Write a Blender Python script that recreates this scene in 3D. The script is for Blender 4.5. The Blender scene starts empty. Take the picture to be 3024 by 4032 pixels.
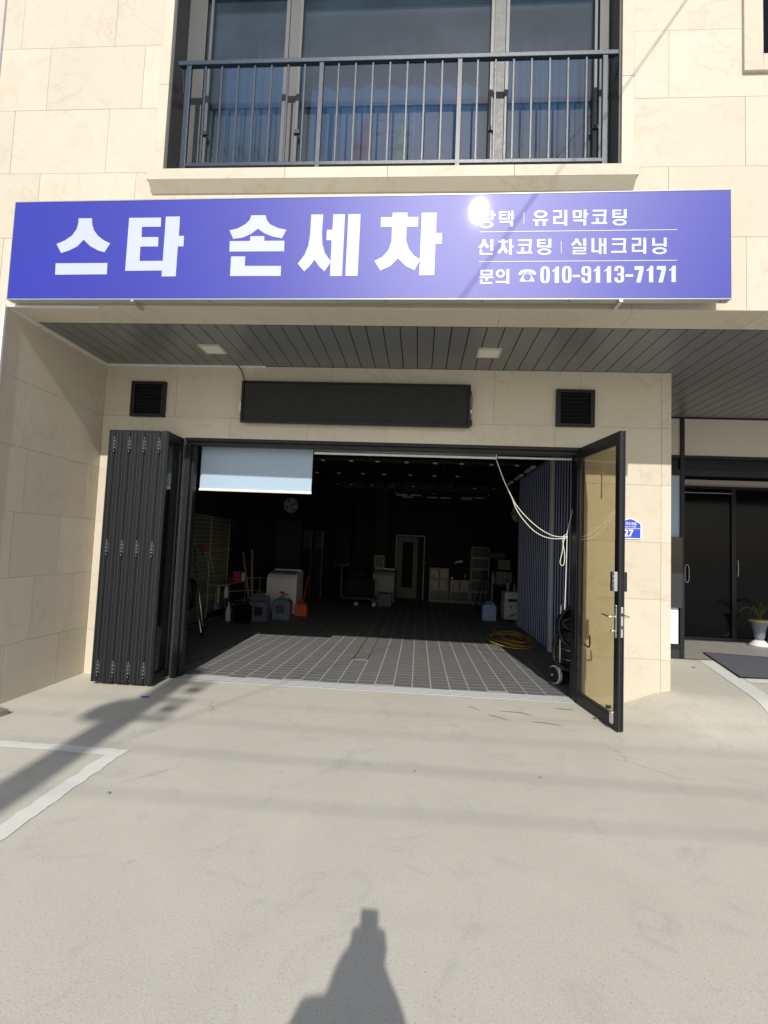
import bpy, math, random
from mathutils import Vector, Matrix
random.seed(7)
R = math.radians
S = bpy.context.scene
COL = S.collection

# ------------------------------------------------------------------ camera
FPX, CW, CH = 2029.5, 3024.0, 4032.0
def cam_axes(yaw, pitch, roll):
    f = Vector((math.sin(yaw)*math.cos(pitch), math.cos(yaw)*math.cos(pitch), math.sin(pitch)))
    r = Vector((math.cos(yaw), -math.sin(yaw), 0)); u = r.cross(f)
    return math.cos(roll)*r+math.sin(roll)*u, -math.sin(roll)*r+math.cos(roll)*u, f
CR, CU, CF = cam_axes(R(-4.015), R(3.80), R(2.298))
CAM = Vector((0, 0, 1.5))
cd = bpy.data.cameras.new('camera'); cam = bpy.data.objects.new('camera', cd); COL.objects.link(cam)
cam.matrix_world = Matrix(((CR.x, CU.x, -CF.x, CAM.x), (CR.y, CU.y, -CF.y, CAM.y), (CR.z, CU.z, -CF.z, CAM.z), (0, 0, 0, 1)))
cd.sensor_fit = 'HORIZONTAL'; cd.sensor_width = 36; cd.lens = 36*FPX/CW; cd.clip_start = .02; cd.clip_end = 2000
S.camera = cam
S.render.resolution_x, S.render.resolution_y = 768, 1024
# ------------------------------------------------------------------ light
ELEV, AZ = 34.0, 3.8                      # the sun stands behind the camera, a little to its right
w = bpy.data.worlds.new('World'); S.world = w; w.use_nodes = True
sk = w.node_tree.nodes.new('ShaderNodeTexSky'); sk.sky_type = 'NISHITA'; sk.sun_disc = False
sk.sun_elevation = R(ELEV); sk.sun_rotation = R(180-AZ); sk.air_density = 1.0; sk.dust_density = 1.4
bg = w.node_tree.nodes['Background']; bg.inputs[1].default_value = .088
w.node_tree.links.new(sk.outputs[0], bg.inputs[0])
SUN = Vector((math.sin(R(AZ))*math.cos(R(ELEV)), -math.cos(R(AZ))*math.cos(R(ELEV)), math.sin(R(ELEV))))
sd = bpy.data.lights.new('sun', 'SUN'); sd.energy = 3.05; sd.angle = R(.53); sd.color = (1, .95, .87)
so = bpy.data.objects.new('sun', sd); COL.objects.link(so); so.rotation_euler = SUN.to_track_quat('Z', 'Y').to_euler()
S.view_settings.view_transform = 'Standard'; S.view_settings.look = 'None'
S.view_settings.exposure = .29; S.view_settings.gamma = 1; S.view_settings.use_curve_mapping = False

# ------------------------------------------------------------------ survey helper: a photo pixel carried onto a world plane
def at(px, py, X=None, Y=None, Z=None):
    d = CF+CR*((px-CW/2)/FPX)-CU*((py-CH/2)/FPX)
    i, v = (0, X) if X is not None else (1, Y) if Y is not None else (2, Z)
    return CAM+d*((v-CAM[i])/d[i])

# ------------------------------------------------------------------ materials
def nn(nt, t, **k):
    n = nt.nodes.new(t)
    for a, b in k.items():
        if a in n.inputs: n.inputs[a].default_value = b
        else: setattr(n, a, b)
    return n
def mixc(nt, fac, a, b, mode='MIX'):
    m = nt.nodes.new('ShaderNodeMix'); m.data_type = 'RGBA'; m.blend_type = mode
    for s, v in ((0, fac), (6, a), (7, b)):
        if isinstance(v, bpy.types.NodeSocket): nt.links.new(v, m.inputs[s])
        elif s == 0: m.inputs[0].default_value = v
        else: m.inputs[s].default_value = (*v[:3], 1)
    return m.outputs[2]
def ramp(nt, v, stops):
    r = nt.nodes.new('ShaderNodeValToRGB'); nt.links.new(v, r.inputs[0]); e = r.color_ramp.elements
    while len(e) < len(stops): e.new(.5)
    for x, (p, c) in zip(e, stops): x.position = p; x.color = (c, c, c, 1) if not isinstance(c, tuple) else (*c, 1)
    return r.outputs[0]
def base(name):
    m = bpy.data.materials.new(name); m.use_nodes = True; return m, m.node_tree, m.node_tree.nodes['Principled BSDF']
def coords(nt, rnd=True):
    tc = nn(nt, 'ShaderNodeTexCoord')
    if not rnd: return tc.outputs['Object']
    oi = nn(nt, 'ShaderNodeObjectInfo'); v = nn(nt, 'ShaderNodeVectorMath', operation='SCALE'); v.inputs[0].default_value = (37, 51, 23)
    nt.links.new(oi.outputs['Random'], v.inputs['Scale']); a = nn(nt, 'ShaderNodeVectorMath', operation='ADD')
    nt.links.new(tc.outputs['Object'], a.inputs[0]); nt.links.new(v.outputs[0], a.inputs[1]); return a.outputs[0]
def noise(nt, co, scale, detail=4, rough=.55, dist=0):
    n = nn(nt, 'ShaderNodeTexNoise'); n.inputs['Scale'].default_value = scale; n.inputs['Detail'].default_value = detail
    n.inputs['Roughness'].default_value = rough; n.inputs['Distortion'].default_value = dist; nt.links.new(co, n.inputs['Vector']); return n.outputs['Fac']
def bump(nt, b, h, strength=.3, dist=.01):
    x = nn(nt, 'ShaderNodeBump'); x.inputs['Strength'].default_value = strength; x.inputs['Distance'].default_value = dist
    nt.links.new(h, x.inputs['Height']); nt.links.new(x.outputs[0], b.inputs['Normal'])
MATS = {}
def mat(name, col, rough=.5, metal=0., var=.12, sc=9., bs=0., coat=0., spec=.5, vr=.08):
    if name in MATS: return MATS[name]
    m, nt, b = base(name); co = coords(nt); col = [min(.82, x*1.32) for x in col]
    n = noise(nt, co, sc); c = mixc(nt, n, [x*(1-var) for x in col], [min(1, x*(1+var)) for x in col])
    nt.links.new(c, b.inputs['Base Color'])
    n2 = noise(nt, co, sc*3.1); mr = nn(nt, 'ShaderNodeMapRange'); nt.links.new(n2, mr.inputs[0])
    mr.inputs[3].default_value = max(.02, rough-vr); mr.inputs[4].default_value = min(1, rough+vr); nt.links.new(mr.outputs[0], b.inputs['Roughness'])
    b.inputs['Metallic'].default_value = metal; b.inputs['Coat Weight'].default_value = coat; b.inputs['Coat Roughness'].default_value = .08
    b.inputs['Specular IOR Level'].default_value = spec
    if bs: bump(nt, b, noise(nt, co, sc*14, 3), bs, .002)
    MATS[name] = m; return m
def stone_mat():
    m, nt, b = base('limestone'); co = coords(nt)
    oi = nn(nt, 'ShaderNodeObjectInfo')
    big = noise(nt, co, 1.6, 5, .6, .4); blot = noise(nt, co, 4.5, 8, .62, 1.2); fine = noise(nt, co, 60, 3, .6)
    c = mixc(nt, big, (.585, .53, .43), (.645, .59, .49))
    # wandering rust veins: the thin band where a warped noise crosses one half
    v = nn(nt, 'ShaderNodeMath', operation='ABSOLUTE'); s = nn(nt, 'ShaderNodeMath', operation='SUBTRACT'); s.inputs[1].default_value = .5
    nt.links.new(noise(nt, co, 2.3, 9, .62, .9), s.inputs[0]); nt.links.new(s.outputs[0], v.inputs[0])
    vein = ramp(nt, v.outputs[0], [(0, 1.), (.012, .35), (.035, 0.)])
    mask = ramp(nt, noise(nt, co, 1.9, 3, .5), [(.48, 0.), (.62, 1.)])
    f = nn(nt, 'ShaderNodeMath', operation='MULTIPLY'); nt.links.new(vein, f.inputs[0]); nt.links.new(mask, f.inputs[1])
    f2 = nn(nt, 'ShaderNodeMath', operation='MULTIPLY'); nt.links.new(f.outputs[0], f2.inputs[0]); f2.inputs[1].default_value = .5
    c = mixc(nt, f2.outputs[0], c, (.47, .38, .27))
    bl = ramp(nt, blot, [(.54, 0.), (.7, .5)]); c = mixc(nt, bl, c, (.54, .46, .345))
    pores = ramp(nt, fine, [(.27, .5), (.36, 0.)]); c = mixc(nt, pores, c, (.42, .36, .28))
    tone = nn(nt, 'ShaderNodeMapRange'); nt.links.new(oi.outputs['Random'], tone.inputs[0]); tone.inputs[3].default_value = .95; tone.inputs[4].default_value = 1.04
    hs = nn(nt, 'ShaderNodeHueSaturation'); nt.links.new(c, hs.inputs['Color']); nt.links.new(tone.outputs[0], hs.inputs['Value'])
    nt.links.new(hs.outputs[0], b.inputs['Base Color']); b.inputs['Roughness'].default_value = .55; b.inputs['Specular IOR Level'].default_value = .35
    bump(nt, b, noise(nt, co, 130, 4, .7), .12, .002); return m
def concrete_mat():
    m, nt, b = base('concrete'); co = coords(nt, False)
    c = mixc(nt, noise(nt, co, 1.1, 9, .68, .8), (.51, .49, .42), (.66, .635, .55))
    st = ramp(nt, noise(nt, co, 2.6, 9, .7, 1.5), [(.54, 0.), (.72, .55)]); c = mixc(nt, st, c, (.40, .39, .36))
    sp = ramp(nt, noise(nt, co, 110, 3, .7), [(.30, .7), (.43, 0.)]); c = mixc(nt, sp, c, (.26, .24, .2))
    sp2 = ramp(nt, noise(nt, co, 140, 3, .6), [(.56, 0.), (.68, .6)]); c = mixc(nt, sp2, c, (.76, .74, .66))
    sp3 = ramp(nt, noise(nt, co, 62, 2, .6), [(.22, .6), (.29, 0.)]); c = mixc(nt, sp3, c, (.2, .18, .15))
    # hairline cracks
    vo = nn(nt, 'ShaderNodeTexVoronoi', feature='DISTANCE_TO_EDGE'); vo.inputs['Scale'].default_value = .42
    ad = nn(nt, 'ShaderNodeVectorMath', operation='ADD'); nz = nn(nt, 'ShaderNodeTexNoise'); nz.inputs['Scale'].default_value = 3; nz.inputs['Detail'].default_value = 6
    nt.links.new(co, nz.inputs['Vector']); sc_ = nn(nt, 'ShaderNodeVectorMath', operation='SCALE'); sc_.inputs['Scale'].default_value = .35
    nt.links.new(nz.outputs['Color'], sc_.inputs[0]); nt.links.new(co, ad.inputs[0]); nt.links.new(sc_.outputs[0], ad.inputs[1]); nt.links.new(ad.outputs[0], vo.inputs['Vector'])
    ck = ramp(nt, vo.outputs['Distance'], [(0, 1.), (.0022, 0.)]); cm = ramp(nt, noise(nt, co, .8, 2), [(.56, 0.), (.66, .35)])
    f = nn(nt, 'ShaderNodeMath', operation='MULTIPLY'); nt.links.new(ck, f.inputs[0]); nt.links.new(cm, f.inputs[1])
    c = mixc(nt, f.outputs[0], c, (.14, .13, .12))
    nt.links.new(c, b.inputs['Base Color']); b.inputs['Roughness'].default_value = .8
    b.inputs['Specular IOR Level'].default_value = .3
    bump(nt, b, noise(nt, co, 150, 5, .7), .35, .003); return m
def tile_mat():
    m, nt, b = base('floor_tile'); co = coords(nt); oi = nn(nt, 'ShaderNodeObjectInfo'); tc = nn(nt, 'ShaderNodeNewGeometry')
    c = mixc(nt, noise(nt, co, 14, 5, .6), (.125, .13, .135), (.185, .19, .197))
    c = mixc(nt, oi.outputs['Random'], c, (.16, .165, .17))
    mp = nn(nt, 'ShaderNodeVectorMath', operation='MULTIPLY'); mp.inputs[1].default_value = (9, 60, 9); nt.links.new(co, mp.inputs[0])
    sm = ramp(nt, noise(nt, mp.outputs[0], 1, 6, .65, .8), [(.5, 0.), (.75, .5)]); c = mixc(nt, sm, c, (.22, .22, .21))
    d = ramp(nt, noise(nt, tc.outputs['Position'], 1.1, 6, .7, 1.), [(.5, 0.), (.7, .55)]); c = mixc(nt, d, c, (.22, .2, .165))
    nt.links.new(c, b.inputs['Base Color']); b.inputs['Roughness'].default_value = .62
    bump(nt, b, noise(nt, co, 160, 4), .3, .001); return m
def glass_mat(name, tint, rough=.01, ior=1.5, dirt_haze=.02, dirt_haze_col=(.5, .5, .45)):
    m = bpy.data.materials.new(name); m.use_nodes = True; nt = m.node_tree; nt.nodes.clear()
    o = nn(nt, 'ShaderNodeOutputMaterial'); t = nn(nt, 'ShaderNodeBsdfTransparent'); t.inputs[0].default_value = (*tint, 1)
    g = nn(nt, 'ShaderNodeBsdfGlossy'); g.inputs['Roughness'].default_value = rough; g.inputs['Color'].default_value = (1, 1, 1, 1)
    fr = nn(nt, 'ShaderNodeFresnel'); fr.inputs[0].default_value = ior; mx = nn(nt, 'ShaderNodeMixShader')
    gm = nn(nt, 'ShaderNodeNewGeometry'); iv = nn(nt, 'ShaderNodeMath', operation='SUBTRACT'); iv.inputs[0].default_value = 1; nt.links.new(gm.outputs['Backfacing'], iv.inputs[1])
    ml = nn(nt, 'ShaderNodeMath', operation='MULTIPLY'); nt.links.new(fr.outputs[0], ml.inputs[0]); nt.links.new(iv.outputs[0], ml.inputs[1]); nt.links.new(ml.outputs[0], mx.inputs[0]); nt.links.new(t.outputs[0], mx.inputs[1]); nt.links.new(g.outputs[0], mx.inputs[2])
    df = nn(nt, 'ShaderNodeBsdfDiffuse'); df.inputs[0].default_value = (*dirt_haze_col, 1); m2 = nn(nt, 'ShaderNodeMixShader')
    tc = coords(nt); mr = nn(nt, 'ShaderNodeMapRange'); nt.links.new(noise(nt, tc, 3, 5, .6), mr.inputs[0]); mr.inputs[3].default_value = dirt_haze*.4; mr.inputs[4].default_value = dirt_haze*1.6
    nt.links.new(mr.outputs[0], m2.inputs[0]); nt.links.new(mx.outputs[0], m2.inputs[1]); nt.links.new(df.outputs[0], m2.inputs[2])
    nt.links.new(m2.outputs[0], o.inputs[0]); return m
def sign_mat(name, col, rough=.47):
    m, nt, b = base(name); co = coords(nt, False)
    c = mixc(nt, noise(nt, co, 3, 5), [x*.95 for x in col], [min(1, x*1.05) for x in col])
    d = ramp(nt, noise(nt, co, 22, 5, .7), [(.68, 0.), (.8, .1)]); c = mixc(nt, d, c, (.2, .2, .25))
    nt.links.new(c, b.inputs['Base Color']); b.inputs['Roughness'].default_value = rough; b.inputs['Specular IOR Level'].default_value = .72
    b.inputs['Coat Weight'].default_value = .05; b.inputs['Coat Roughness'].default_value = .05; return m
STONE, CONC, TILE = stone_mat(), concrete_mat(), tile_mat()
M = dict(
    mortar=mat('joint_mortar', (.46, .42, .34), .9), grout=mat('tile_grout', (.33, .32, .285), .85, var=.2),
    stone_trim=STONE, blackmetal=mat('black_powder_coat', (.010, .011, .0135), .45, .0, var=.25, bs=.12, spec=.3),
    darkmetal=mat('charcoal_metal', (.024, .026, .03), .45, .0, var=.2, bs=.1, spec=.35), slat=mat('grey_soffit_metal', (.125, .128, .13), .3, .0, var=.03, sc=2, vr=.04),
    gap=mat('dark_gap', (.008, .008, .009), .9), railpaint=mat('navy_rail_paint', (.016, .028, .048), .3, .0, var=.3, sc=30, bs=.35, coat=.15, spec=.4),
    alu=mat('aluminium', (.3, .31, .32), .4, .2, var=.1), frame=mat('grey_window_frame', (.04, .043, .045), .45, .0), whitealu=mat('white_aluminium', (.62, .63, .62), .4, .1),
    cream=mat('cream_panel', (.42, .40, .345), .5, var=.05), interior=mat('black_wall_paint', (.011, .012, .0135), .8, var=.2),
    blind=mat('roller_blind_fabric', (.29, .38, .48), .85, var=.03, spec=.2), white=mat('white_plastic', (.7, .72, .76), .4, var=.06), greyp=mat('grey_plastic', (.2, .21, .22), .5),
    wire=mat('cream_wire', (.4, .38, .27), .5), black=mat('black_rubber', (.009, .009, .01), .4, var=.2, spec=.4), wood=mat('raw_wood', (.2, .175, .13), .7, sc=20, var=.3),
    curtain=mat('pale_blue_curtain', (.27, .33, .39), .85, var=.12, sc=5), red=mat('red_plastic', (.45, .03, .02), .4), orange=mat('orange_plastic', (.5, .08, .02), .4),
    purple=mat('violet_jug', (.11, .095, .17), .35), bluejug=mat('blue_jug', (.25, .36, .6), .4, var=.1), slate=mat('slate_jug', (.10, .145, .19), .35), yellow=mat('yellow_hose', (.5, .3, .03), .5),
    pink=mat('pink_cloth', (.62, .12, .22), .9), lime=mat('lime_cloth', (.5, .62, .16), .9), partition=mat('navy_partition', (.012, .014, .028), .5, var=.15), partedge=mat('partition_edge', (.32, .36, .5), .45),
    cord=mat('white_cord', (.62, .6, .52), .7), paint=mat('road_paint', (.56, .57, .53), .75, var=.07, sc=16, bs=.3), mat_=mat('black_entry_mat', (.085, .09, .105), .95, var=.4, sc=60, bs=.5),
    wtile=mat('entry_wood_tile', (.27, .25, .23), .5, var=.25, sc=6), darkglass=mat('dark_glass', (.003, .0035, .005), .12, var=.05, spec=.15), lamp=mat('lamp_diffuser', (.6, .58, .52), .5, var=.03),
    gold=mat('gold_glaze', (.4, .3, .1), .35, .3), steel=mat('satin_steel', (.6, .6, .6), .28, .9), conc2=mat('pole_concrete', (.32, .31, .29), .85), skin=mat('skin', (.5, .3, .22), .55), jacket=mat('dark_jacket', (.03, .035, .05), .9),
    oxide=mat('dirt_deposit', (.3, .25, .17), .9, var=.35, sc=14), ledback=mat('led_back', (.009, .009, .01), .6), leddot=mat('led_lens', (.05, .056, .058), .25, var=.3), hair=mat('black_hair', (.01, .01, .01), .5))
GL_DOOR = glass_mat('bronze_door_glass', (.72, .685, .56), dirt_haze=.04)
GL_LEAF = glass_mat('folding_door_glass', (.5, .5, .46), dirt_haze=.015)
GL_WIN = glass_mat('blue_window_glass', (.45, .56, .68), dirt_haze=.08, dirt_haze_col=(.26, .38, .48), ior=1.6)  # blue film paints the sky's reflected haze into the panes
SIGNBLUE = sign_mat('sign_blue', (.016, .022, .36)); SIGNWHITE = sign_mat('sign_white', (.49, .54, .73))

# ------------------------------------------------------------------ mesh builder
ORG = {}
class MB:
    def __init__(s): s.v = []; s.f = []; s.sm = []
    def add(s, vs, fs, smooth=False):
        k = len(s.v); s.v += [Vector(v) for v in vs]; s.f += [[i+k for i in f] for f in fs]; s.sm += [smooth]*len(fs); return s
    def box(s, x0, x1, y0, y1, z0, z1):
        x0, x1 = sorted((x0, x1)); y0, y1 = sorted((y0, y1)); z0, z1 = sorted((z0, z1))
        return s.add([(x, y, z) for x in (x0, x1) for y in (y0, y1) for z in (z0, z1)],
                     [(0, 1, 3, 2), (4, 6, 7, 5), (0, 4, 5, 1), (2, 3, 7, 6), (0, 2, 6, 4), (1, 5, 7, 3)])
    def slab(s, pts, d):            # planar polygon pushed by vector d; polygon face is the visible one
        n = len(pts); d = Vector(d); p = [Vector(q) for q in pts]
        return s.add(p+[q+d for q in p], [list(range(n)), list(range(2*n-1, n-1, -1))]+[(i, n+i, n+(i+1) % n, (i+1) % n) for i in range(n)])
    def bar(s, a, b, w, h=None, up=(0, 0, 1)):
        a, b = Vector(a), Vector(b); h = h or w; d = (b-a).normalized(); u = Vector(up)
        if abs(d.dot(u)) > .95: u = Vector((0, 1, 0))
        x = d.cross(u).normalized(); y = x.cross(d); q = [(-1, -1), (1, -1), (1, 1), (-1, 1)]
        return s.add([p+x*(i*w/2)+y*(j*h/2) for p in (a, b) for i, j in q], [(3, 2, 1, 0), (4, 5, 6, 7)]+[(i, (i+1) % 4, 4+(i+1) % 4, 4+i) for i in range(4)])
    def tube(s, pts, r, n=8, closed=False, rr=None):
        pts = [Vector(p) for p in pts]; m = len(pts); k = len(s.v); prev = None
        for i, p in enumerate(pts):
            d = (pts[(i+1) % m]-pts[i-1]) if closed or 0 < i < m-1 else (pts[1]-pts[0] if i == 0 else pts[-1]-pts[-2])
            if d.length < 1e-9: d = Vector((0, 0, 1))
            d.normalize(); u = prev if prev else (Vector((0, 0, 1)) if abs(d.z) < .9 else Vector((1, 0, 0)))
            x = d.cross(u).normalized(); y = x.cross(d).normalized(); prev = y; q = rr[i] if rr else r
            s.v += [p+(x*math.cos(t*2*math.pi/n)+y*math.sin(t*2*math.pi/n))*q for t in range(n)]
        for i in range(m if closed else m-1):
            a, b = k+i*n, k+((i+1) % m)*n
            for t in range(n): s.f.append([a+t, a+(t+1) % n, b+(t+1) % n, b+t]); s.sm.append(True)
        if not closed: s.f += [[k+t for t in range(n)][::-1], [k+(m-1)*n+t for t in range(n)]]; s.sm += [False]*2
        return s
    def cyl(s, a, b, r, n=16, r2=None): return s.tube([a, b], r, n, rr=[r, r if r2 is None else r2])
    def lathe(s, c, prof, n=20, axis='Z'):
        c = Vector(c); k = len(s.v)
        for r, h in prof:
            for t in range(n):
                a = 2*math.pi*t/n; p = (r*math.cos(a), r*math.sin(a), h)
                s.v.append(c+Vector(p if axis == 'Z' else (p[0], p[2], p[1]) if axis == 'Y' else (p[2], p[0], p[1])))
        for i in range(len(prof)-1):
            for t in range(n): s.f.append([k+i*n+t, k+i*n+(t+1) % n, k+(i+1)*n+(t+1) % n, k+(i+1)*n+t]); s.sm.append(True)
        s.f += [[k+t for t in range(n)][::-1], [k+(len(prof)-1)*n+t for t in range(n)]]; s.sm += [False]*2
        return s
    def mesh(s, name, m, org=Vector((0, 0, 0))):
        me = bpy.data.meshes.new(name); me.from_pydata([v-org for v in s.v], [], s.f); me.polygons.foreach_set('use_smooth', s.sm)
        me.materials.append(m); me.update()
        import bmesh
        b = bmesh.new(); b.from_mesh(me); bmesh.ops.recalc_face_normals(b, faces=b.faces); b.to_mesh(me); b.free()
        return me
    def build(s, name, m, parent=None, org=None, bevel=0, local=False):
        o0 = ORG.get(parent.name, Vector()) if parent else Vector(org or (0, 0, 0))
        if local: o0 = Vector()
        o = bpy.data.objects.new(name, s.mesh(name, m, o0)); COL.objects.link(o)
        if parent: o.parent = parent
        else: o.location = o0
        ORG[o.name] = o0
        if bevel:
            bv = o.modifiers.new('bevel', 'BEVEL'); bv.width = bevel; bv.segments = 2; bv.limit_method = 'ANGLE'
        return o
def tag(o, label=None, cat=None, group=None, kind=None):
    for k, v in (('label', label), ('category', cat), ('group', group), ('kind', kind)):
        if v: o[k] = v
    return o
def thing(name, loc, label, cat, group=None):
    o = bpy.data.objects.new(name, None); COL.objects.link(o); o.location = loc; o.empty_display_size = .1; ORG[o.name] = Vector(loc)
    return tag(o, label, cat, group)
def kids(o): return [c for c in bpy.data.objects if c.parent == o]
def copy_tree(o, parent=None):
    c = o.copy(); COL.objects.link(c); c.parent = parent
    for ch in kids(o): copy_tree(ch, c)
    return c
def inst(me, name, parent, loc, rot=None):
    o = bpy.data.objects.new(name, me); COL.objects.link(o); o.parent = parent
    o.location = Vector(loc)-ORG.get(parent.name, Vector()); ORG[o.name] = Vector(loc)
    if rot: o.rotation_euler = rot
    return o
def smooth_path(P, k=6, closed=False):
    P = [Vector(p) for p in P]; n = len(P); out = []
    for i in range(n if closed else n-1):
        g = lambda j: P[j % n] if closed else P[max(0, min(n-1, j))]
        a, b, c, d = g(i-1), g(i), g(i+1), g(i+2)
        for t in range(k):
            t /= k; out.append(.5*((2*b)+(c-a)*t+(2*a-5*b+4*c-d)*t*t+(3*b-a-3*c+d)*t**3))
    if not closed: out.append(P[-1])
    return out

# ------------------------------------------------------------------ key planes (metres)
YF, YD, YS = 4.03, 5.46, 3.877            # upper facade, garage wall, sign face
ZS = 3.42                                 # soffit
XL, XR = -3.576, 2.567                    # left reveal, right corner of the garage wall
OL, OR_, OH = -2.60, 1.672, 2.61          # garage opening
def sstep(t): t = max(0, min(1, t)); return t*t*(3-2*t)
def gz(x, y): return .17*sstep((x-1.95)/.65)*sstep((y-4.3)/1.1)
def fz(y): return -.1*max(0, min(1, (y-5.62)/3.58))

# ------------------------------------------------------------------ ground
def grid_sheet(name, xs, ys, m, dz=0., zf=gz, keep=lambda x, y: True):
    mb = MB(); idx = {}
    for j, y in enumerate(ys):
        for i, x in enumerate(xs): idx[i, j] = len(mb.v); mb.v.append(Vector((x, y, zf(x, y)+dz)))
    for j in range(len(ys)-1):
        for i in range(len(xs)-1):
            if keep((xs[i]+xs[i+1])/2, (ys[j]+ys[j+1])/2): mb.f.append([idx[i, j], idx[i+1, j], idx[i+1, j+1], idx[i, j+1]]); mb.sm.append(True)
    me = bpy.data.meshes.new(name); me.from_pydata(mb.v, [], mb.f); me.polygons.foreach_set('use_smooth', mb.sm); me.materials.append(m)
    o = bpy.data.objects.new(name, me); COL.objects.link(o); return o
xs = [-600, -200, -60, -20, -10, -6, -4, XL, -2.6, -1, .5, 1.655]+[1.75+.08*i for i in range(11)]+[XR+.12, 3, 3.6, 4.2, 5, 6.5, 8, 12, 20, 60, 200, 600]
xs = sorted(set(round(x, 4) for x in xs))
ys = [-600, -200, -60, -25, -12, -6, -3, -1.5, 0, 1, 1.6, 2.2, 2.8, 3.4, 4.0]+[4.25+.1*i for i in range(13)]+[5.462, 5.9, 6.5, 7.185]
ground = grid_sheet('ground', xs, ys, CONC, keep=lambda x, y: y < 5.462 or x > 2.54); ORG[ground.name] = Vector()
tag(ground, 'pale speckled concrete forecourt in front of the garage', kind='structure')
def draped(name, poly_rows, m, parent=None):       # list of (left pt, right pt) rows, draped 4 mm over the ground
    mb = MB()
    for a, b in poly_rows:
        for k in range(5):
            t = k/4; x = a[0]+(b[0]-a[0])*t; y = a[1]+(b[1]-a[1])*t; mb.v.append(Vector((x, y, gz(x, y)+.004)))
    for j in range(len(poly_rows)-1):
        for k in range(4): mb.f.append([j*5+k, j*5+k+1, j*5+5+k+1, j*5+5+k]); mb.sm.append(False)
    return mb.build(name, m, parent)
def ragged(a0, a1, b0, b1, n=60, j=.006):
    r = []; ja = jb = 0
    for i in range(n+1):
        t = i/n; ja += random.uniform(-j, j)-ja*.3; jb += random.uniform(-j, j)-jb*.3
        A = (a0[0]+(a1[0]-a0[0])*t, a0[1]+(a1[1]-a0[1])*t); B = (b0[0]+(b1[0]-b0[0])*t, b0[1]+(b1[1]-b0[1])*t)
        dx, dy = B[0]-A[0], B[1]-A[1]; L = math.hypot(dx, dy); r.append(((A[0]+dx/L*ja, A[1]+dy/L*ja), (B[0]+dx/L*jb, B[1]+dy/L*jb)))
    return r
pm = thing('parking_line', (-2.03, 3.5, 0), 'worn white painted parking bay corner at the left of the forecourt', 'parking line')
draped('painted_stripe', ragged((-2.085, 3.49), (-2.085, -2), (-1.975, 3.49), (-1.975, -2), 200, .008), M['paint'], pm)
draped('painted_stripe', ragged((-1.975, 3.59), (-4.6, 3.64), (-1.975, 3.49), (-4.6, 3.54), 80), M['paint'], pm)
pr = thing('parking_line', (3.6, 6.2, .17), 'oblique white painted line running up beside the black entry mat', 'parking line')
pL = lambda x, y: tuple(at(x, y, Z=.17))[:2]
draped('painted_stripe', ragged(pL(2745, 2596), pL(3080, 2828), pL(2812, 2598), pL(3080, 2776), 40, .003), M['paint'], pr)
draped('painted_stripe', ragged(pL(2922, 2667), pL(3100, 2680), pL(2950, 2688), pL(3100, 2698), 12, .002), M['paint'], pr)
# scuffs, scraps on the concrete
scuff = mat('rubber_scuff', (.16, .16, .15), .8, var=.3, sc=30)
for q in (((1920, 2815), (1960, 2825), (2003, 2840)), ((2090, 2842), (2160, 2850), (2215, 2860)), ((1965, 2801), (2050, 2808), (2098, 2820)), ((2185, 2790), (2225, 2794), (2260, 2796)), ((1843, 2784), (1870, 2790), (1890, 2801))):
    P = smooth_path([at(a, b, Z=0) for a, b in q], 6); n_ = len(P); L = []
    for i, p_ in enumerate(P): w_ = .006*math.sin(math.pi*(i+.5)/n_)+.001; L.append(((p_.x, p_.y-w_), (p_.x, p_.y+w_)))
    draped('tyre_scuff', L, scuff, ground)
def scrap(name, label, cat, px, py, z, L, W, H, m, rz, part=None):
    p = at(px, py, Z=z); t = thing(name, (p.x, p.y, z), label, cat)
    mb = MB(); c, s_ = math.cos(rz), math.sin(rz)
    pts = [(-L/2, -W/2), (L/2, -W/2*.9), (L/2*.95, W/2), (-L/2*.97, W/2*.92)]
    mb.slab([Vector((p.x+x*c-y*s_, p.y+x*s_+y*c, z+.005+H)) for x, y in pts], (0, 0, -H)); mb.build(part or 'body', m, t, bevel=min(.001, H*.3))
    return t
t = scrap('lighter', 'small blue plastic stick lying on the concrete in the pole shadow', 'litter', 572, 2747, 0, .075, .02, .008, mat('blue_plastic', (.02, .05, .4), .4), .3)
t = scrap('sticker', 'small white and blue card lying on the concrete at the right', 'card', 2725, 2627, .17, .075, .05, .001, M['white'], -.4)
p = at(2732, 2629, Z=.17); MB().slab([(p.x-.02, p.y-.02, .1785), (p.x+.02, p.y-.03, .1785), (p.x+.02, p.y+.012, .1785), (p.x-.02, p.y+.018, .1785)], (0, 0, -.001)).build('printed_panel', mat('cyan_print', (.05, .3, .6), .5), t)
def pebble(p, r, m, label, nm='pebble'):
    o = MB(); rr = [random.uniform(.75, 1.2) for _ in range(7)]
    o.lathe((p.x, p.y, p.z), [(r*.7, 0), (r, r*.3), (r*.8, r*.65), (r*.2, r*.8)], 7)
    for v in o.v: v.x += random.uniform(-.2, .2)*r; v.y += random.uniform(-.2, .2)*r
    return tag(o.build(nm, m, org=(p.x, p.y, 0)), label, 'debris')
pebble(at(2130, 2945+120, Z=0), .012, M['oxide'], 'tiny brown leaf scrap on the concrete right of the middle', 'leaf_scrap')
pebble(at(1633, 3038, Z=0), .010, M['oxide'], 'small dark crumb lying on the concrete near the middle', 'crumb')
pebble(at(428, 3125, Z=0), .013, M['greyp'], 'small grey pebble right of the worn parking line', 'pebble')
bk = thing('brick_chunk', (-3.4, 4.07, 0), 'broken grey brick lump on the ground against the left side wall', 'rubble')
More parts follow.
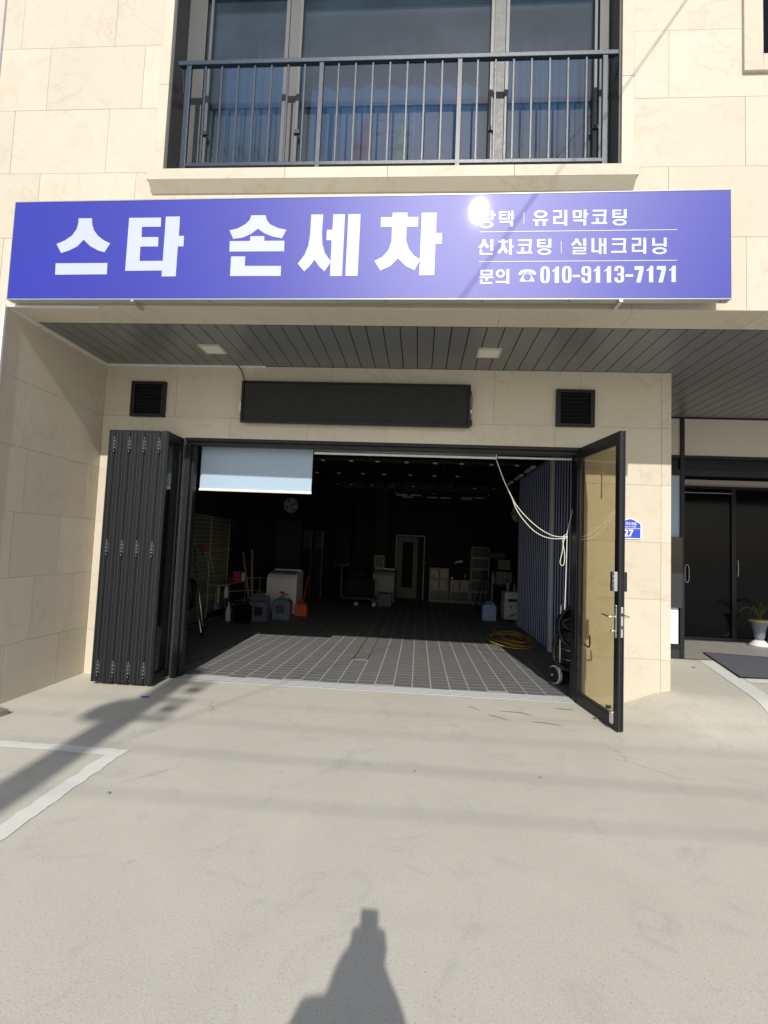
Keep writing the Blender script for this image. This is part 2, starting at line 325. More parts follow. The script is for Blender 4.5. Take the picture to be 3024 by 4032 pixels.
MB().slab([(-3.56, 4.0, .055), (-3.33, 4.02, .05), (-3.31, 4.12, .045), (-3.5, 4.16, .06)], (0, 0, -.055)).build('lump', mat('grey_brick', (.2, .17, .14), .9, bs=.6), bk, bevel=.008)

# ------------------------------------------------------------------ building with stone cladding
bld = thing('building', (0, YD, 0), 'cream limestone clad building with a garage bay under a first floor window', 'building')
def minus(r, holes):
    out = [r]
    for h in holes:
        nx = []
        for a in out:
            if a[2] <= h[0]+1e-6 or a[0] >= h[2]-1e-6 or a[3] <= h[1]+1e-6 or a[1] >= h[3]-1e-6: nx.append(a); continue
            if a[0] < h[0]: nx.append((a[0], a[1], h[0], a[3]))
            if a[2] > h[2]: nx.append((h[2], a[1], a[2], a[3]))
            x0, x1 = max(a[0], h[0]), min(a[2], h[2])
            if a[1] < h[1]: nx.append((x0, a[1], x1, h[1]))
            if a[3] > h[3]: nx.append((x0, h[3], x1, a[3]))
        out = nx
    return [a for a in out if a[2]-a[0] > .012 and a[3]-a[1] > .012]
def clad(name, axis, c, sgn, rows, joints, u0, u1, holes=(), thick=.02, back=.2, j=.0014):
    """axis 'Y': wall in x,z facing -Y; 'X': wall in y,z facing +X. One slab per object."""
    def bx(mb, r, d0, d1):
        if axis == 'Y': mb.box(r[0], r[2], c+d0, c+d1, r[1], r[3])
        else: mb.box(c-d0, c-d1, r[0], r[2], r[1], r[3])
    wb = MB()
    for r in minus((u0, rows[0], u1, rows[-1]), holes): bx(wb, r, .006, back)
    wall = wb.build(name, M['mortar'], bld)
    for k in range(len(rows)-1):
        js = sorted([u0]+[x for x in joints[k] if u0+.02 < x < u1-.02]+[u1])
        for a, b in zip(js, js[1:]):
            e = random.uniform(-.0006, .0006); groups = []
            for r in minus((a+j, rows[k]+j, b-j, rows[k+1]-j), holes):
                hit = [g for g in groups if any(r[0] <= q[2]+1e-6 and q[0] <= r[2]+1e-6 and r[1] <= q[3]+1e-6 and q[1] <= r[3]+1e-6 for q in g)]
                groups = [g for g in groups if g not in hit]+[[r]+[q for g in hit for q in g]]
            for g in groups:
                mb = MB()
                for r in g: bx(mb, r, e, thick-.0015)
                mb.build('stone_slab', STONE, wall)
    return wall
def row_j(x0, x1, off, s=.86):
    o = []; x = off-s*40
    while x < x1: o.append(x); x += s
    return [q for q in o if q > x0]
# upper facade (trim round the window is its own stone)
WX0, WX1, WZ0, WZ1 = -2.279, 1.502, 4.56, 6.62
FX0, FX1 = -5.4, 8.5
zr = [3.42, 4.01, 4.59, 5.168, 5.745, 6.325, 6.905, 7.5, 8.1]
fj = []
for k in range(8):
    if k % 2 == 1: fj.append([x for x in row_j(FX0, -.4, -3.373)]+[x for x in row_j(-.4, FX1, 1.866)])
    else: fj.append([x for x in row_j(FX0, -.4, -3.653)]+[x for x in row_j(-.4, FX1, 2.451)])
trim = (-2.365, 4.46, 1.60, 6.71)
swin = (2.43, 5.36, 4.3, 6.9)
clad('upper_wall', 'Y', YF, -1, zr, fj, FX0, FX1, [trim, swin])
# smooth stone trim round the window
for nm, r in (('stone_trim', (-2.364, 4.562, WX0, 5.38)), ('stone_trim', (-2.364, 5.384, WX0, 6.709)), ('stone_trim', (WX1, 4.562, 1.599, 5.36)), ('stone_trim', (WX1, 5.364, 1.599, 6.709)), ('stone_trim', (WX0, WZ1, WX1, 6.709))):
    MB().box(r[0]+.001, r[2]-.001, YF-.003, YF+.2, r[1], r[3]).build(nm, STONE, bld)
# window sill of four stones, proud of the wall
sx = [-2.37, -1.2, -.36, .65, 1.607]
for a, b in zip(sx, sx[1:]):
    MB().box(a+.001, b-.001, YF-.085, YF+.3, 4.464, 4.5585).build('window_sill', STONE, bld, bevel=.003)
MB().slab([(-2.355, YF-.083, 4.4625), (-2.355, YF+.01, 4.4625), (-2.355, YF+.01, 4.385), (-2.355, YF-.012, 4.392)], (3.947, 0, 0)).build('sill_moulding', STONE, bld)
# reveals of the big window, grey metal
MB().box(WX0, WX0+.012, YF+.03, YF+.3, WZ0, WZ1).build('window_reveal', M['frame'], bld)
MB().box(WX1-.012, WX1, YF+.03, YF+.3, WZ0, WZ1).build('window_reveal', M['frame'], bld)
MB().box(WX0+.012, WX1-.012, YF+.03, YF+.3, WZ1-.012, WZ1).build('window_reveal', M['frame'], bld)
win = MB()
WY = 4.27
for x0, x1 in ((WX0+.012, -2.10), (-1.325, -1.235), (.50, .60), (1.40, WX1-.012)): win.box(x0, x1, WY, WY+.07, WZ0, WZ1-.012)
win.box(-2.10, 1.40, WY, WY+.07, WZ1-.08, WZ1-.012); win.box(-2.10, 1.40, WY+.004, WY+.07, WZ0, WZ0+.03)
wf = win.build('window', M['frame'], bld, bevel=.003)
for x0, x1 in ((-2.06, -2.035), (-1.36, -1.325), (-1.235, -1.205), (.47, .50), (.60, .63), (1.355, 1.38)):
    MB().box(x0, x1, WY-.012, WY+.03, WZ0+.03, WZ1-.08).build('sash_stile', mat('sash_grey', (.055, .062, .066), .4), wf, bevel=.002)
for x0, x1 in ((-2.10, -1.325), (-1.235, .50), (.60, 1.40)):
    MB().box(x0, x1, WY+.035, WY+.043, WZ0+.03, WZ1-.08).build('pane', GL_WIN, wf)
for x in (-2.04, -1.2, .50, 1.37):
    MB().box(x-.03, x+.02, WY-.03, WY-.012, 5.10, 5.135).build('latch', M['black'], wf)
# small window at the upper right
sw = MB()
sw.box(2.43, 2.575, YF-.03, YF+.1, 5.36, 6.9); sw.box(2.575, 4.155, YF-.03, YF+.1, 5.36, 5.5); sw.box(4.155, 4.3, YF-.03, YF+.1, 5.36, 6.9)
sws = sw.build('window_surround', STONE, bld, bevel=.004)
MB().box(2.575, 4.155, YF+.05, YF+.09, 5.5, 5.54).build('window_frame', M['whitealu'], sws)
MB().box(2.575, 4.155, YF+.055, YF+.075, 5.54, 6.9).build('pane', M['darkglass'], sws)
# vertical expansion joint at far left
MB().box(-3.842, -3.826, YF-.004, YF+.02, 5.3, 8.1).build('movement_joint', M['greyp'], bld)
# ---- soffit: stone return then metal slats
bx = [FX0, -2.6, -.98, .6, 1.62, 2.6, 4, 5.5, FX1]
for a, b in zip(bx, bx[1:]): MB().box(max(a, XL)+.0015, b-.0015, YF+.0215, 4.37, ZS-.003, ZS+.03).build('soffit_stone', STONE, bld)
MB().box(XL+.0, FX1, 4.37, 9.2, ZS+.03, ZS+.05).build('soffit_backing', M['gap'], bld)
sm = MB().box(-.0715, .0715, 0, 1, 0, .014).add([], []).mesh('slat', M['slat'])
sf = MB().box(XL+.002, FX1, 4.365, 4.372, ZS-.004, ZS+.028).build('slatted_soffit', M['darkmetal'], bld)
x = -3.502
while x < 8.4:
    o = inst(sm, 'slat', sf, (x, 4.373, ZS+.004)); o.scale = (1, (YD-.004-4.373) if x < XR-.08 else (7.2-4.373), 1); x += .152
# white edge trims where soffit meets stone
MB().box(XL+.0, XL+.02, YF+.03, YD, ZS-.022, ZS+.003).build('edge_trim', M['whitealu'], bld)
MB().box(XL+.02, -1.75, YD-.02, YD-.001, ZS-.014, ZS+.003).build('edge_trim', M['whitealu'], bld)
MB().box(XL-.012, XL+.012, YF-.022, YF-.002, 0, ZS).build('corner_trim', M['whitealu'], bld)
MB().box(XL, -2.75, YF-.004, YF+.02, ZS-.016, ZS-.002).build('edge_trim', M['whitealu'], bld)
# ---- garage wall
dr = [-.1, .47, 1.069, 1.649, 2.237, 2.835, ZS+.003]
A_ = [-2.746, -1.87, -1.001, -.135, .742, 1.637, 2.467]; B_ = [-3.1, -2.12, -1.25, -.38, .501, 1.387, 2.467]
clad('garage_wall', 'Y', YD, -1, dr, [A_, [2.467, -3.1], [2.467, 2.05], [2.467], B_, A_], XL, XR, [(OL-.02, -.2, OR_+.02, OH)], back=.18)
# ---- left side wall
ly = [-.1, .506, 1.092, 1.671, 2.25, 2.84, ZS+.003]
clad('side_wall', 'X', XL, 1, ly, [[4.36, 5.02], [4.62, 5.18], [4.31, 4.93], [5.28, 4.4], [4.3, 4.895], [5.0]], YF+.0, YD, back=.2)
clad('pier_wall', 'Y', YF, -1, ly[:-1]+[ZS], [[-4.4]]*6, FX0, XL-.02, back=.2)
# ---- front frame of the garage opening
fr = MB()
fr.box(OL, OR_, YD-.004, YD+.16, OH-.035, OH); fr.box(OL, OR_, YD+.03, YD+.13, OH-.075, OH-.035)
fr.box(OL, OL+.055, YD-.004, YD+.16, 0, OH-.075); fr.box(OL+.055, OL+.085, YD+.05, YD+.13, 0, OH-.075)
fr.box(OR_-.05, OR_, YD-.004, YD+.16, 0, OH-.075)
gf = fr.build('door_frame', M['blackmetal'], bld, bevel=.002)
th = MB().box(OL+.055, OR_-.05, YD-.03, YD+.16, -.02, .006).build('threshold', M['alu'], bld, bevel=.001)
for y in (YD+.01, YD+.055, YD+.10, YD+.145): MB().box(OL+.055, OR_-.05, y-.005, y+.003, .005, .012).build('track_rail', M['alu'], th)
# folded leaves
leaf_x0, pitch, lt, LY0, LY1, LZ0, LZ1 = -3.245, .0795, .066, 5.075, 5.452, .03, 2.595
def leaf(x):
    mb = MB(); a, b = x, x+lt
    mb.box(a, b, LY0, LY0+.06, LZ0, LZ1); mb.box(a, b, LY1-.06, LY1, LZ0, LZ1)
    mb.box(a, b, LY0+.06, LY1-.06, LZ0, LZ0+.09); mb.box(a, b, LY0+.06, LY1-.06, LZ1-.08, LZ1)
    return mb
for k in range(8):
    x = leaf_x0+pitch*k+(.004 if k % 2 else -.0)
    lf = leaf(x).build('door_leaf', M['blackmetal'], bld, bevel=.002)
    MB().box(x+lt/2-.01, x+lt/2+.01, LY0+.055, LY1-.055, LZ0+.085, LZ1-.075).build('glass', GL_LEAF, lf)
    rb = MB()
    for q in (.010, .046): rb.box(x+q, x+q+.007, LY0-.009, LY0+.002, LZ0, LZ1)
    rb.build('edge_rib', M['darkmetal'], lf, bevel=.0015)
    if k % 2 == 0:
        MB().box(x+lt, x+lt+.0155, LY0+.012, LY0+.03, LZ0+.01, LZ1-.01).build('seal', M['gap'], lf)
        for z in (LZ0+.14, 1.38, LZ1-.15):
            h = MB(); h.box(x+lt-.016, x+lt+.026, LY0-.008, LY0-.003, z-.055, z+.055); h.cyl((x+lt+.006, LY0-.012, z-.085), (x+lt+.006, LY0-.012, z+.085), .0045, 8)
            hg = h.build('hinge', M['darkmetal'], lf)
            for q in range(5): MB().cyl((x+lt+.006, LY0-.012, z-.078+q*.035), (x+lt+.006, LY0-.012, z-.072+q*.035), .006, 8).build('hinge_knuckle', M['alu'], bld).parent = lf
    else:
        MB().box(x+lt+.001, x+lt+.0095, LY0+.006, LY0+.02, LZ0, LZ1).build('seal', M['black'], lf)
# ---- right hand glazed door, swung open
HX, HY = 1.652, 5.485
ang = math.atan2(4.63-HY, 1.757-HX); DW = .875
door_e = Matrix.Translation((HX, HY, 0)) @ Matrix.Rotation(ang, 4, 'Z')
dm = MB(); T = .055    # local x along the leaf, local y thickness
dm.box(0, .062, -T/2, T/2, .012, 2.60); dm.box(DW-.072, DW, -T/2, T/2, .012, 2.60)
dm.box(.062, DW-.072, -T/2, T/2, .012, .112); dm.box(.062, DW-.072, -T/2, T/2, 2.50, 2.60)
door = dm.build('glass_door', M['blackmetal'], bld, bevel=.002, local=True); ORG[door.name] = Vector()
door.matrix_basis = Matrix.Translation(-ORG[bld.name]) @ door_e; door['label'] = 'glazed black door swung open'
MB().box(.055, DW-.065, -.012, .008, .105, 2.507).build('glass', GL_DOOR, door, local=True)
MB().box(.062, DW-.072, -.022, -.016, .112, .13).box(.062, DW-.072, -.022, -.016, 2.482, 2.50).box(.062, .08, -.022, -.016, .13, 2.482).build('glazing_bead', M['darkmetal'], door, local=True)
e = MB()
for q in (-.022, .014): e.box(DW, DW+.008, q, q+.008, .012, 2.6)
e.build('edge_rib', M['darkmetal'], door, local=True)
side = -1                                            # towards the garage interior side seen by the camera
hd = MB().box(DW-.055, DW-.02, -T/2-.01, -T/2, .79, 1.07).build('handle_plate', M['steel'], door, local=True, bevel=.003)
MB().tube(smooth_path([(DW-.038, -T/2-.008, .97), (DW-.038, -T/2-.055, .97), (DW-.06, -T/2-.062, .972), (DW-.16, -T/2-.06, .978)]), .009, 8).build('lever', M['steel'], hd, local=True)
MB().cyl((DW-.038, -T/2-.01, .85), (DW-.038, -T/2-.045, .85), .011, 12).build('key_cylinder', M['steel'], hd, local=True)
h2 = MB().box(DW-.055, DW-.02, T/2, T/2+.01, .79, 1.07).build('handle_plate', M['steel'], door, local=True, bevel=.003)
MB().tube(smooth_path([(DW-.038, T/2+.008, .97), (DW-.038, T/2+.055, .97), (DW-.06, T/2+.062, .972), (DW-.16, T/2+.06, .978)]), .009, 8).build('lever', M['steel'], h2, local=True)
lp = MB().box(DW, DW+.0095, -.008, .012, .80, 1.06).build('latch_plate', M['steel'], door, local=True)
MB().box(DW+.009, DW+.016, -.004, .008, .98, 1.005).build('bolt', M['black'], lp, local=True)
MB().box(DW+.009, DW+.012, -.004, .008, .87, .90).build('bolt', M['black'], lp, local=True)
dl = MB().box(DW-.075, DW-.012, -T/2-.032, -T/2, 1.19, 1.36).build('digital_lock', M['alu'], door, local=True, bevel=.006)
MB().box(DW-.078, DW-.05, -T/2-.036, -T/2-.005, 1.19, 1.36).build('lock_face', M['black'], dl, local=True, bevel=.004)
for z in (1.24, 1.28, 1.32): MB().cyl((DW-.03, -T/2-.031, z), (DW-.03, -T/2-.037, z), .006, 8).build('screw', M['steel'], dl, local=True)
MB().box(DW-.07, DW-.012, T/2, T/2+.03, 1.19, 1.36).build('digital_lock', M['black'], door, local=True, bevel=.006)
ds = MB().box(DW-.10, DW-.05, -T/2-.022, -T/2, .055, .16).build('door_stop', M['steel'], door, local=True, bevel=.006)
MB().cyl((DW-.085, -T/2-.02, .19), (DW-.085, -T/2-.055, .19), .014, 10).build('rubber_foot', M['black'], ds, local=True)
MB().slab([(.50, -.0135, 2.30), (.535, -.0135, 2.305), (.527, -.0135, 2.17), (.533, -.0135, 2.03), (.498, -.0135, 2.03), (.506, -.0135, 2.16)], (0, .001, 0)).build('tape', mat('brown_tape', (.3, .22, .12), .4), door, local=True)
# pull-hook silhouette fixed to the far side of the fixed jamb
MB().tube(smooth_path([(.10, .03, .60), (.16, .045, .58), (.18, .05, .62), (.17, .05, .70)]), .008, 6).build('hook', M['black'], door, local=True)

# ------------------------------------------------------------------ neighbour shop front (right)
NY = 7.2
nb = MB()
nb.box(2.6, 8.4, NY, NY+.08, 3.405, ZS+.003); nb.box(2.6, 8.4, NY, NY+.08, 2.62, 2.70); nb.box(2.6, 8.4, NY+.01, NY+.08, 2.86, 2.90)
nb.box(3.505, 3.56, NY-.004, NY+.08, .17, 3.405); nb.box(2.6, 3.505, NY, NY+.08, .29, .36)
nbf = nb.build('shopfront_frame', M['blackmetal'], bld, bevel=.002)
MB().box(2.6, 3.505, NY+.02, NY+.05, 2.90, 3.405).build('panel', M['cream'], nbf)
MB().box(3.56, 8.4, NY+.02, NY+.05, 2.90, 3.405).build('panel', M['cream'], nbf)
MB().box(2.6, 3.505, NY+.02, NY+.05, 1.78, 2.62).build('panel', M['blind'], nbf)
MB().box(2.6, 3.52, NY-.03, NY+.02, .84, 1.78).build('dark_panel', mat('smoked_panel', (.03, .03, .032), .12), nbf)
MB().box(3.0, 3.49, NY+.02, NY+.05, .36, .84).build('panel', mat('white_panel', (.72, .74, .76), .5, var=.03), nbf)
MB().box(2.6, 8.4, NY+.03, NY+.06, 2.70, 2.86).build('panel', M['darkglass'], nbf)
MB().box(2.6, 3.505, NY+.01, NY+.3, .17, .29).build('plinth', M['darkmetal'], nbf)
MB().box(3.56, 8.4, 8.97, 9.08, 2.80, ZS+.02).build('entry_header_wall', M['interior'], nbf)
MB().box(3.56, 8.4, 8.7, 8.92, 2.72, 2.79).build('lintel_trim', M['cream'], nbf)
MB().box(3.44, 3.55, NY+.08, 8.93, .17, ZS).build('entry_side_wall', M['interior'], bld)
# the entry itself
ef = thing('entry_door', (5.1, 8.98, .17), 'dark sliding glass entry doors of the shop at the far right', 'door')
MB().box(3.56, 5.17, 8.96, 9.0, .22, 2.68).build('door_leaf', M['darkglass'], ef, bevel=.002)
MB().box(5.24, 8.4, 9.02, 9.06, .22, 2.68).build('door_leaf', M['darkglass'], ef, bevel=.002)
MB().box(3.56, 8.4, 8.93, 9.08, .17, .22).build('bottom_track', M['darkmetal'], ef)
MB().box(5.17, 5.24, 8.93, 9.08, .22, 2.68).build('stile', M['blackmetal'], ef)
MB().box(3.56, 8.4, 8.93, 9.08, 2.68, 2.8).build('header', M['blackmetal'], ef)
MB().box(4.36, 5.17, 8.925, 8.94, 2.60, 2.612).build('rail', M['alu'], ef)
MB().tube(smooth_path([(4.46, 8.94, 1.10), (4.43, 8.94, 1.16), (4.43, 8.94, 1.34), (4.46, 8.94, 1.40), (4.49, 8.94, 1.34), (4.49, 8.94, 1.16)], closed=True), .008, 6, closed=True).build('handle', M['alu'], ef)
MB().tube(smooth_path([(5.28, 9.01, 1.25), (5.28, 8.95, 1.25), (5.28, 8.95, 1.48), (5.28, 9.01, 1.48)]), .009, 6).build('handle', M['alu'], ef)
nfl = MB().box(3.0, 8.4, 7.19, 9.3, .05, .171).build('entry_floor', M['grout'], None); tag(nfl, 'grey wood look tiles at the shop entry', kind='structure')
for j in range(8):
    y = 7.2+j*.22; x = 3.0-.4*(j % 3)
    while x < 8.3:
        MB().box(max(x+.002, 3.0), min(x+1.196, 8.39), y+.002, min(y+.218, 9.28), .165, .1745).build('floor_tile', M['wtile'], nfl); x += 1.2
MB().box(3.0, 4.0, 7.178, 7.19, .1, .18).build('nosing_strip', M['darkmetal'], nfl)
mtq = [at(x, y, Z=.1755) for x, y in ((2770, 2572), (3140, 2600), (3140, 2680), (2915, 2670))]
mtt = thing('entry_mat', tuple(mtq[3]), 'black ribbed rubber mat on the slope before the shop entry', 'mat')
MB().slab([q+Vector((0, 0, .010)) for q in mtq], (0, 0, -.009)).build('pile', M['mat_'], mtt, bevel=.003)
MB().tube([q+Vector((0, 0, .008)) for q in mtq], .008, 6, closed=True).build('rubber_edge', M['black'], mtt)
pp = Vector((5.40, 8.62, .175))
pot = thing('potted_plant', tuple(pp), 'thin leaved plant in a gold rimmed vase on a white saucer by the dark entry', 'plant')
MB().lathe(pp, [(.15, 0), (.16, .02), (.12, .03), (.10, .06), (.06, .09)], 24).build('saucer', M['white'], pot)
MB().lathe(pp+Vector((0, 0, .09)), [(.055, 0), (.075, .05), (.085, .15), (.11, .24), (.13, .28)], 24).build('vase', mat('blue_white_glaze', (.15, .17, .22), .2, var=.5, sc=18), pot)
MB().lathe(pp+Vector((0, 0, .37)), [(.13, 0), (.155, .02), (.15, .04), (.12, .045)], 24).build('rim', M['gold'], pot)
for k in range(9):
    a = k*.72+.3; L = random.uniform(.25, .42); q = pp+Vector((0, 0, .40))
    P = smooth_path([q, q+Vector((math.cos(a)*L*.35, math.sin(a)*L*.3, L*.6)), q+Vector((math.cos(a)*L*.8, math.sin(a)*L*.6, L*.75)), q+Vector((math.cos(a)*L*1.25, math.sin(a)*L, L*.4))], 4)
    MB().tube(P, .008, 4, rr=[.009*(1-i/len(P))+.002 for i in range(len(P))]).build('leaf', mat('plant_leaf', (.05, .08, .02), .5), pot)

# ------------------------------------------------------------------ garage interior (black painted room)
BY = 16.1; CZ = 3.42
ga = thing('garage_room', (0, 11, 0), 'black painted garage interior with a beamed ceiling behind the opening', 'room'); ga['kind'] = 'structure'
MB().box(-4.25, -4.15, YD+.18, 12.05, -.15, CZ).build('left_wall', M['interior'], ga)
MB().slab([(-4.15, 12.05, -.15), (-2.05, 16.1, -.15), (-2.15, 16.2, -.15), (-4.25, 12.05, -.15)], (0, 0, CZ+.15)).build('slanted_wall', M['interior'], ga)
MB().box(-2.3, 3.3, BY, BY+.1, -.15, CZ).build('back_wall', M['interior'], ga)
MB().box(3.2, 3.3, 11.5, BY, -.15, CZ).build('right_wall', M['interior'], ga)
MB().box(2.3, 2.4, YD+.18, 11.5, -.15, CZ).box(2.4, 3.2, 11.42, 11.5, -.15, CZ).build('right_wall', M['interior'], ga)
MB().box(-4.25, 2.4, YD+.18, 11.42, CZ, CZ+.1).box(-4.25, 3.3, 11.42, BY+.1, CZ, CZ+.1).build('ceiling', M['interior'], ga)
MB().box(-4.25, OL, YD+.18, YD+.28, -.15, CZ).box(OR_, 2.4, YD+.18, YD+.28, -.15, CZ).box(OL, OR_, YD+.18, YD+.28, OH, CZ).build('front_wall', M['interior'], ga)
MB().box(-1.3, -.93, 15.4, BY, -.15, CZ).build('column', mat('column_grey', (.02, .021, .023), .8), ga)
beamm = mat('ceiling_beam_paint', (.02, .021, .024), .6)
for x in (-3.3, -2.7, -2.1, -1.57, -1.05, -.55, .0, .5, 1.0, 1.55, 2.05): MB().box(x-.03, x+.03, YD+.3, 15.3, CZ-.16, CZ).build('beam', beamm, ga)
MB().box(-3.9, 3.2, 15.3, 15.38, CZ-.22, CZ).build('beam', beamm, ga); MB().box(-4.1, 2.3, 10.3, 10.36, CZ-.22, CZ-.162).build('beam', beamm, ga)
# floor
gfl = grid_sheet('garage_floor', [-4.2, -3, -1, 1, 2.35, 3.3], [YD+.16, 9.2, 12, BY], M['grout'], dz=.0006, zf=lambda x, y: fz(y)); tag(gfl, 'grey garage floor of small staggered tiles', kind='structure'); ORG[gfl.name] = Vector()
TW, TL = .2034, .148
tmesh = MB().box(-TW/2+.006, TW/2-.006, -TL/2+.0052, TL/2-.0052, -.006, .0010).mesh('tile', TILE)
cand = []; coff = {}
for i in range(-20, 12):
    xc = -.02+TW*(i+.5)
    if xc < -4.1 or xc > 2.28: continue
    coff[i] = random.choice([0, .33, .5, .66])*TL
    for k in range(0, 72):
        yc = YD+.165+TL/2+coff[i]+k*TL-TL
        if yc-TL/2 < YD+.158 or yc > BY: continue
        if -.84 < xc < -.63 and yc > 7.0: continue
        cand.append((yc, xc))
vis = sorted(c for c in cand if -2.6+.02 < c[1]+.0 < 1.75 and abs(c[1]-.1) < 3)
near = set(vis[:290]); rest = MB(); sl = -.1/3.58
for c in cand:
    y, x = c; z = fz(y); dz = random.uniform(-.0002, .0002)
    if c in near: inst(tmesh, 'tile', gfl, (x, y, z+dz), (math.atan(sl) if 5.62 < y < 9.2 else 0, 0, 0))
    else:
        a, b = x-TW/2+.006, x+TW/2-.006; p0, p1 = y-TL/2+.0052, y+TL/2-.0052
        rest.add([(a, p0, fz(p0)+.0010+dz), (b, p0, fz(p0)+.0010+dz), (b, p1, fz(p1)+.0010+dz), (a, p1, fz(p1)+.0010+dz)], [(0, 1, 2, 3)])
rt = rest.build('tiles', TILE, gfl); rt['kind'] = 'stuff'
dr_ = thing('drain_channel', (-.65, 7, 0), 'dirty drain channel running back through the garage floor tiles', 'drain')
dq = MB()
for k in range(24):
    y0, y1 = 7.05+k*.38, 7.05+k*.38+.374
    dq.slab([(-.826, y0, fz(y0)+.0012), (-.640, y0, fz(y0)+.0012), (-.640, y1, fz(y1)+.0012), (-.826, y1, fz(y1)+.0012)], (0, 0, -.01))
dq.build('channel_cover', mat('channel_grey', (.13, .125, .115), .85, var=.45, sc=12), dr_)
for x in (-.838, -.640): MB().slab([(x, 7.03, fz(7.03)+.006), (x+.012, 7.03, fz(7.03)+.006), (x+.012, 9.2, -.094), (x, 9.2, -.094)], (0, 0, -.012)).build('channel_edge', M['darkmetal'], dr_)

# pendant lamps under the beams
def pend():
    t = thing('pendant_lamp', (0, 0, 0), 'small black ceiling spot', 'ceiling lamp')
    MB().cyl((0, 0, .03), (0, 0, .22), .006, 6).build('stem', M['blackmetal'], t)
    MB().lathe((0, 0, 0), [(.055, 0), (.05, .03), (.02, .05)], 14).build('shade', M['darkmetal'], t)
    MB().lathe((0, 0, 0), [(.02, -.02), (.042, -.012), (.05, .0), (.04, .004)], 14).build('lens', mat('lamp_lens', (.85, .88, .9), .15), t)
    return t
rows = [(9.65, [-1.886, -1.341, -.841, -.285, .254, .745, 1.304, 1.767]), (11.38, [-2.347, -1.847, -1.304, -.832, -.244, .29, .788]), (13.5, [-2.21, -1.85, -1.302, -.766, -.198, 1.391, 1.887]), (15.1, [-.733, -.158, .4, 1.978, 2.598])]
first = None; rowname = ['front row', 'second row', 'third row', 'back row']
for r, (y, xx) in enumerate(rows):
    for k, x in enumerate(xx):
        o = pend() if first is None else copy_tree(first)
        first = first or o; o.location = (x, y, 3.10); o['group'] = 'small spot lamps under the garage ceiling'
        o['label'] = 'small black ceiling spot, %s from the left in the %s of spots' % (['first', 'second', 'third', 'fourth', 'fifth', 'sixth', 'seventh', 'eighth'][k], rowname[r])
tubes = [(2.05, 9.9, 1), (2.05, 11.0, 1), (2.05, 12.1, 1), (-.55, 15.0, 0), (-.15, 15.0, 0), (-.4, 15.6, 0), (.35, 15.5, 0), (.75, 15.5, 0), (1.35, 15.2, 0), (1.75, 15.2, 0), (1.4, 15.7, 0)]
tn = ['front one of three along the partition', 'middle one of three along the partition', 'rear one of three along the partition', 'leftmost over the back door', 'second over the back door', 'lower one over the back door', 'left of the middle pair at the back', 'right of the middle pair at the back', 'left of the right hand pair at the back', 'right of the right hand pair at the back', 'lower one over the cabinets']
for (x, y, l), n_ in zip(tubes, tn):
    t = thing('tube_light', (x, y, 3.05), 'slim unlit tube light, '+n_, 'tube light', 'unlit tube lights in the garage')
    if l: MB().box(x-.04, x+.04, y-.35, y+.35, 3.05, 3.09).build('diffuser', M['white'], t, bevel=.01)
    else: MB().box(x-.17, x+.17, y-.03, y+.03, 3.0, 3.035).build('diffuser', M['white'], t, bevel=.01)
    MB().box(x-.02, x+.02, y-.02, y+.02, 3.035 if not l else 3.09, 3.3).build('bracket', M['blackmetal'], t)

# roller blinds inside the opening
BYL = 5.665
b1 = thing('roller_blind', (-1.86, BYL, 2.56), 'pale roller blind half lowered at the left of the opening', 'blind', 'roller blinds over the garage opening')
MB().box(-2.505, -1.222, BYL-.002, BYL+.001, 2.075, 2.555).build('fabric', M['blind'], b1)
MB().box(-2.51, -1.218, BYL-.012, BYL+.010, 2.048, 2.075).build('bottom_rail', M['cord'], b1, bevel=.003)
MB().cyl((-2.51, BYL+.022, 2.56), (-1.218, BYL+.022, 2.56), .02, 14).build('roller', M['alu'], b1)
b2 = thing('roller_blind', (-.2, BYL, 2.56), 'roller blind wound right up at the middle of the opening', 'blind', 'roller blinds over the garage opening')
MB().cyl((-1.205, BYL+.01, 2.558), (.800, BYL+.01, 2.558), .03, 16).build('roller', M['greyp'], b2)
MB().box(-1.205, .800, BYL-.025, BYL-.008, 2.497, 2.522).build('bottom_rail', M['whitealu'], b2, bevel=.003)
MB().box(.800, .815, BYL-.03, BYL+.04, 2.50, 2.60).build('bracket', M['whitealu'], b2)
b3 = thing('roller_blind', (1.2, BYL, 2.56), 'blind with its thin white bar at the right of the opening', 'blind', 'roller blinds over the garage opening')
MB().box(.825, OR_-.055, BYL-.02, BYL-.004, 2.508, 2.530).build('bottom_rail', M['whitealu'], b3, bevel=.003)
MB().cyl((.825, BYL+.012, 2.562), (OR_-.055, BYL+.012, 2.562), .016, 12).build('roller', M['darkmetal'], b3)
# cord of the middle blind, tied up to the side
z4 = lambda x, y: (1900+x/2.211, 1750+y/2.211)
CY = 5.72
cp = lambda x, y: at(*z4(x, y), Y=CY)
cd_ = thing('pull_cord', tuple(cp(110, 100)), 'white cord sagging from the blind to a knot near the right jamb', 'cord')
MB().tube(smooth_path([cp(*q) for q in ((110, 100), (175, 285), (250, 450), (310, 550), (400, 650), (500, 735), (600, 790), (680, 805), (738, 800))]), .0045, 6).build('strand', M['cord'], cd_)
MB().tube(smooth_path([cp(*q)+Vector((0, .012, 0)) for q in ((112, 100), (178, 285), (252, 455), (300, 570), (370, 670), (460, 760), (560, 810), (660, 822), (738, 812))]), .0045, 6).build('strand', M['cord'], cd_)
MB().tube(smooth_path([cp(*q) for q in ((740, 800), (735, 780), (765, 650), (800, 500), (826, 380))]), .004, 6).build('strand', M['cord'], cd_)
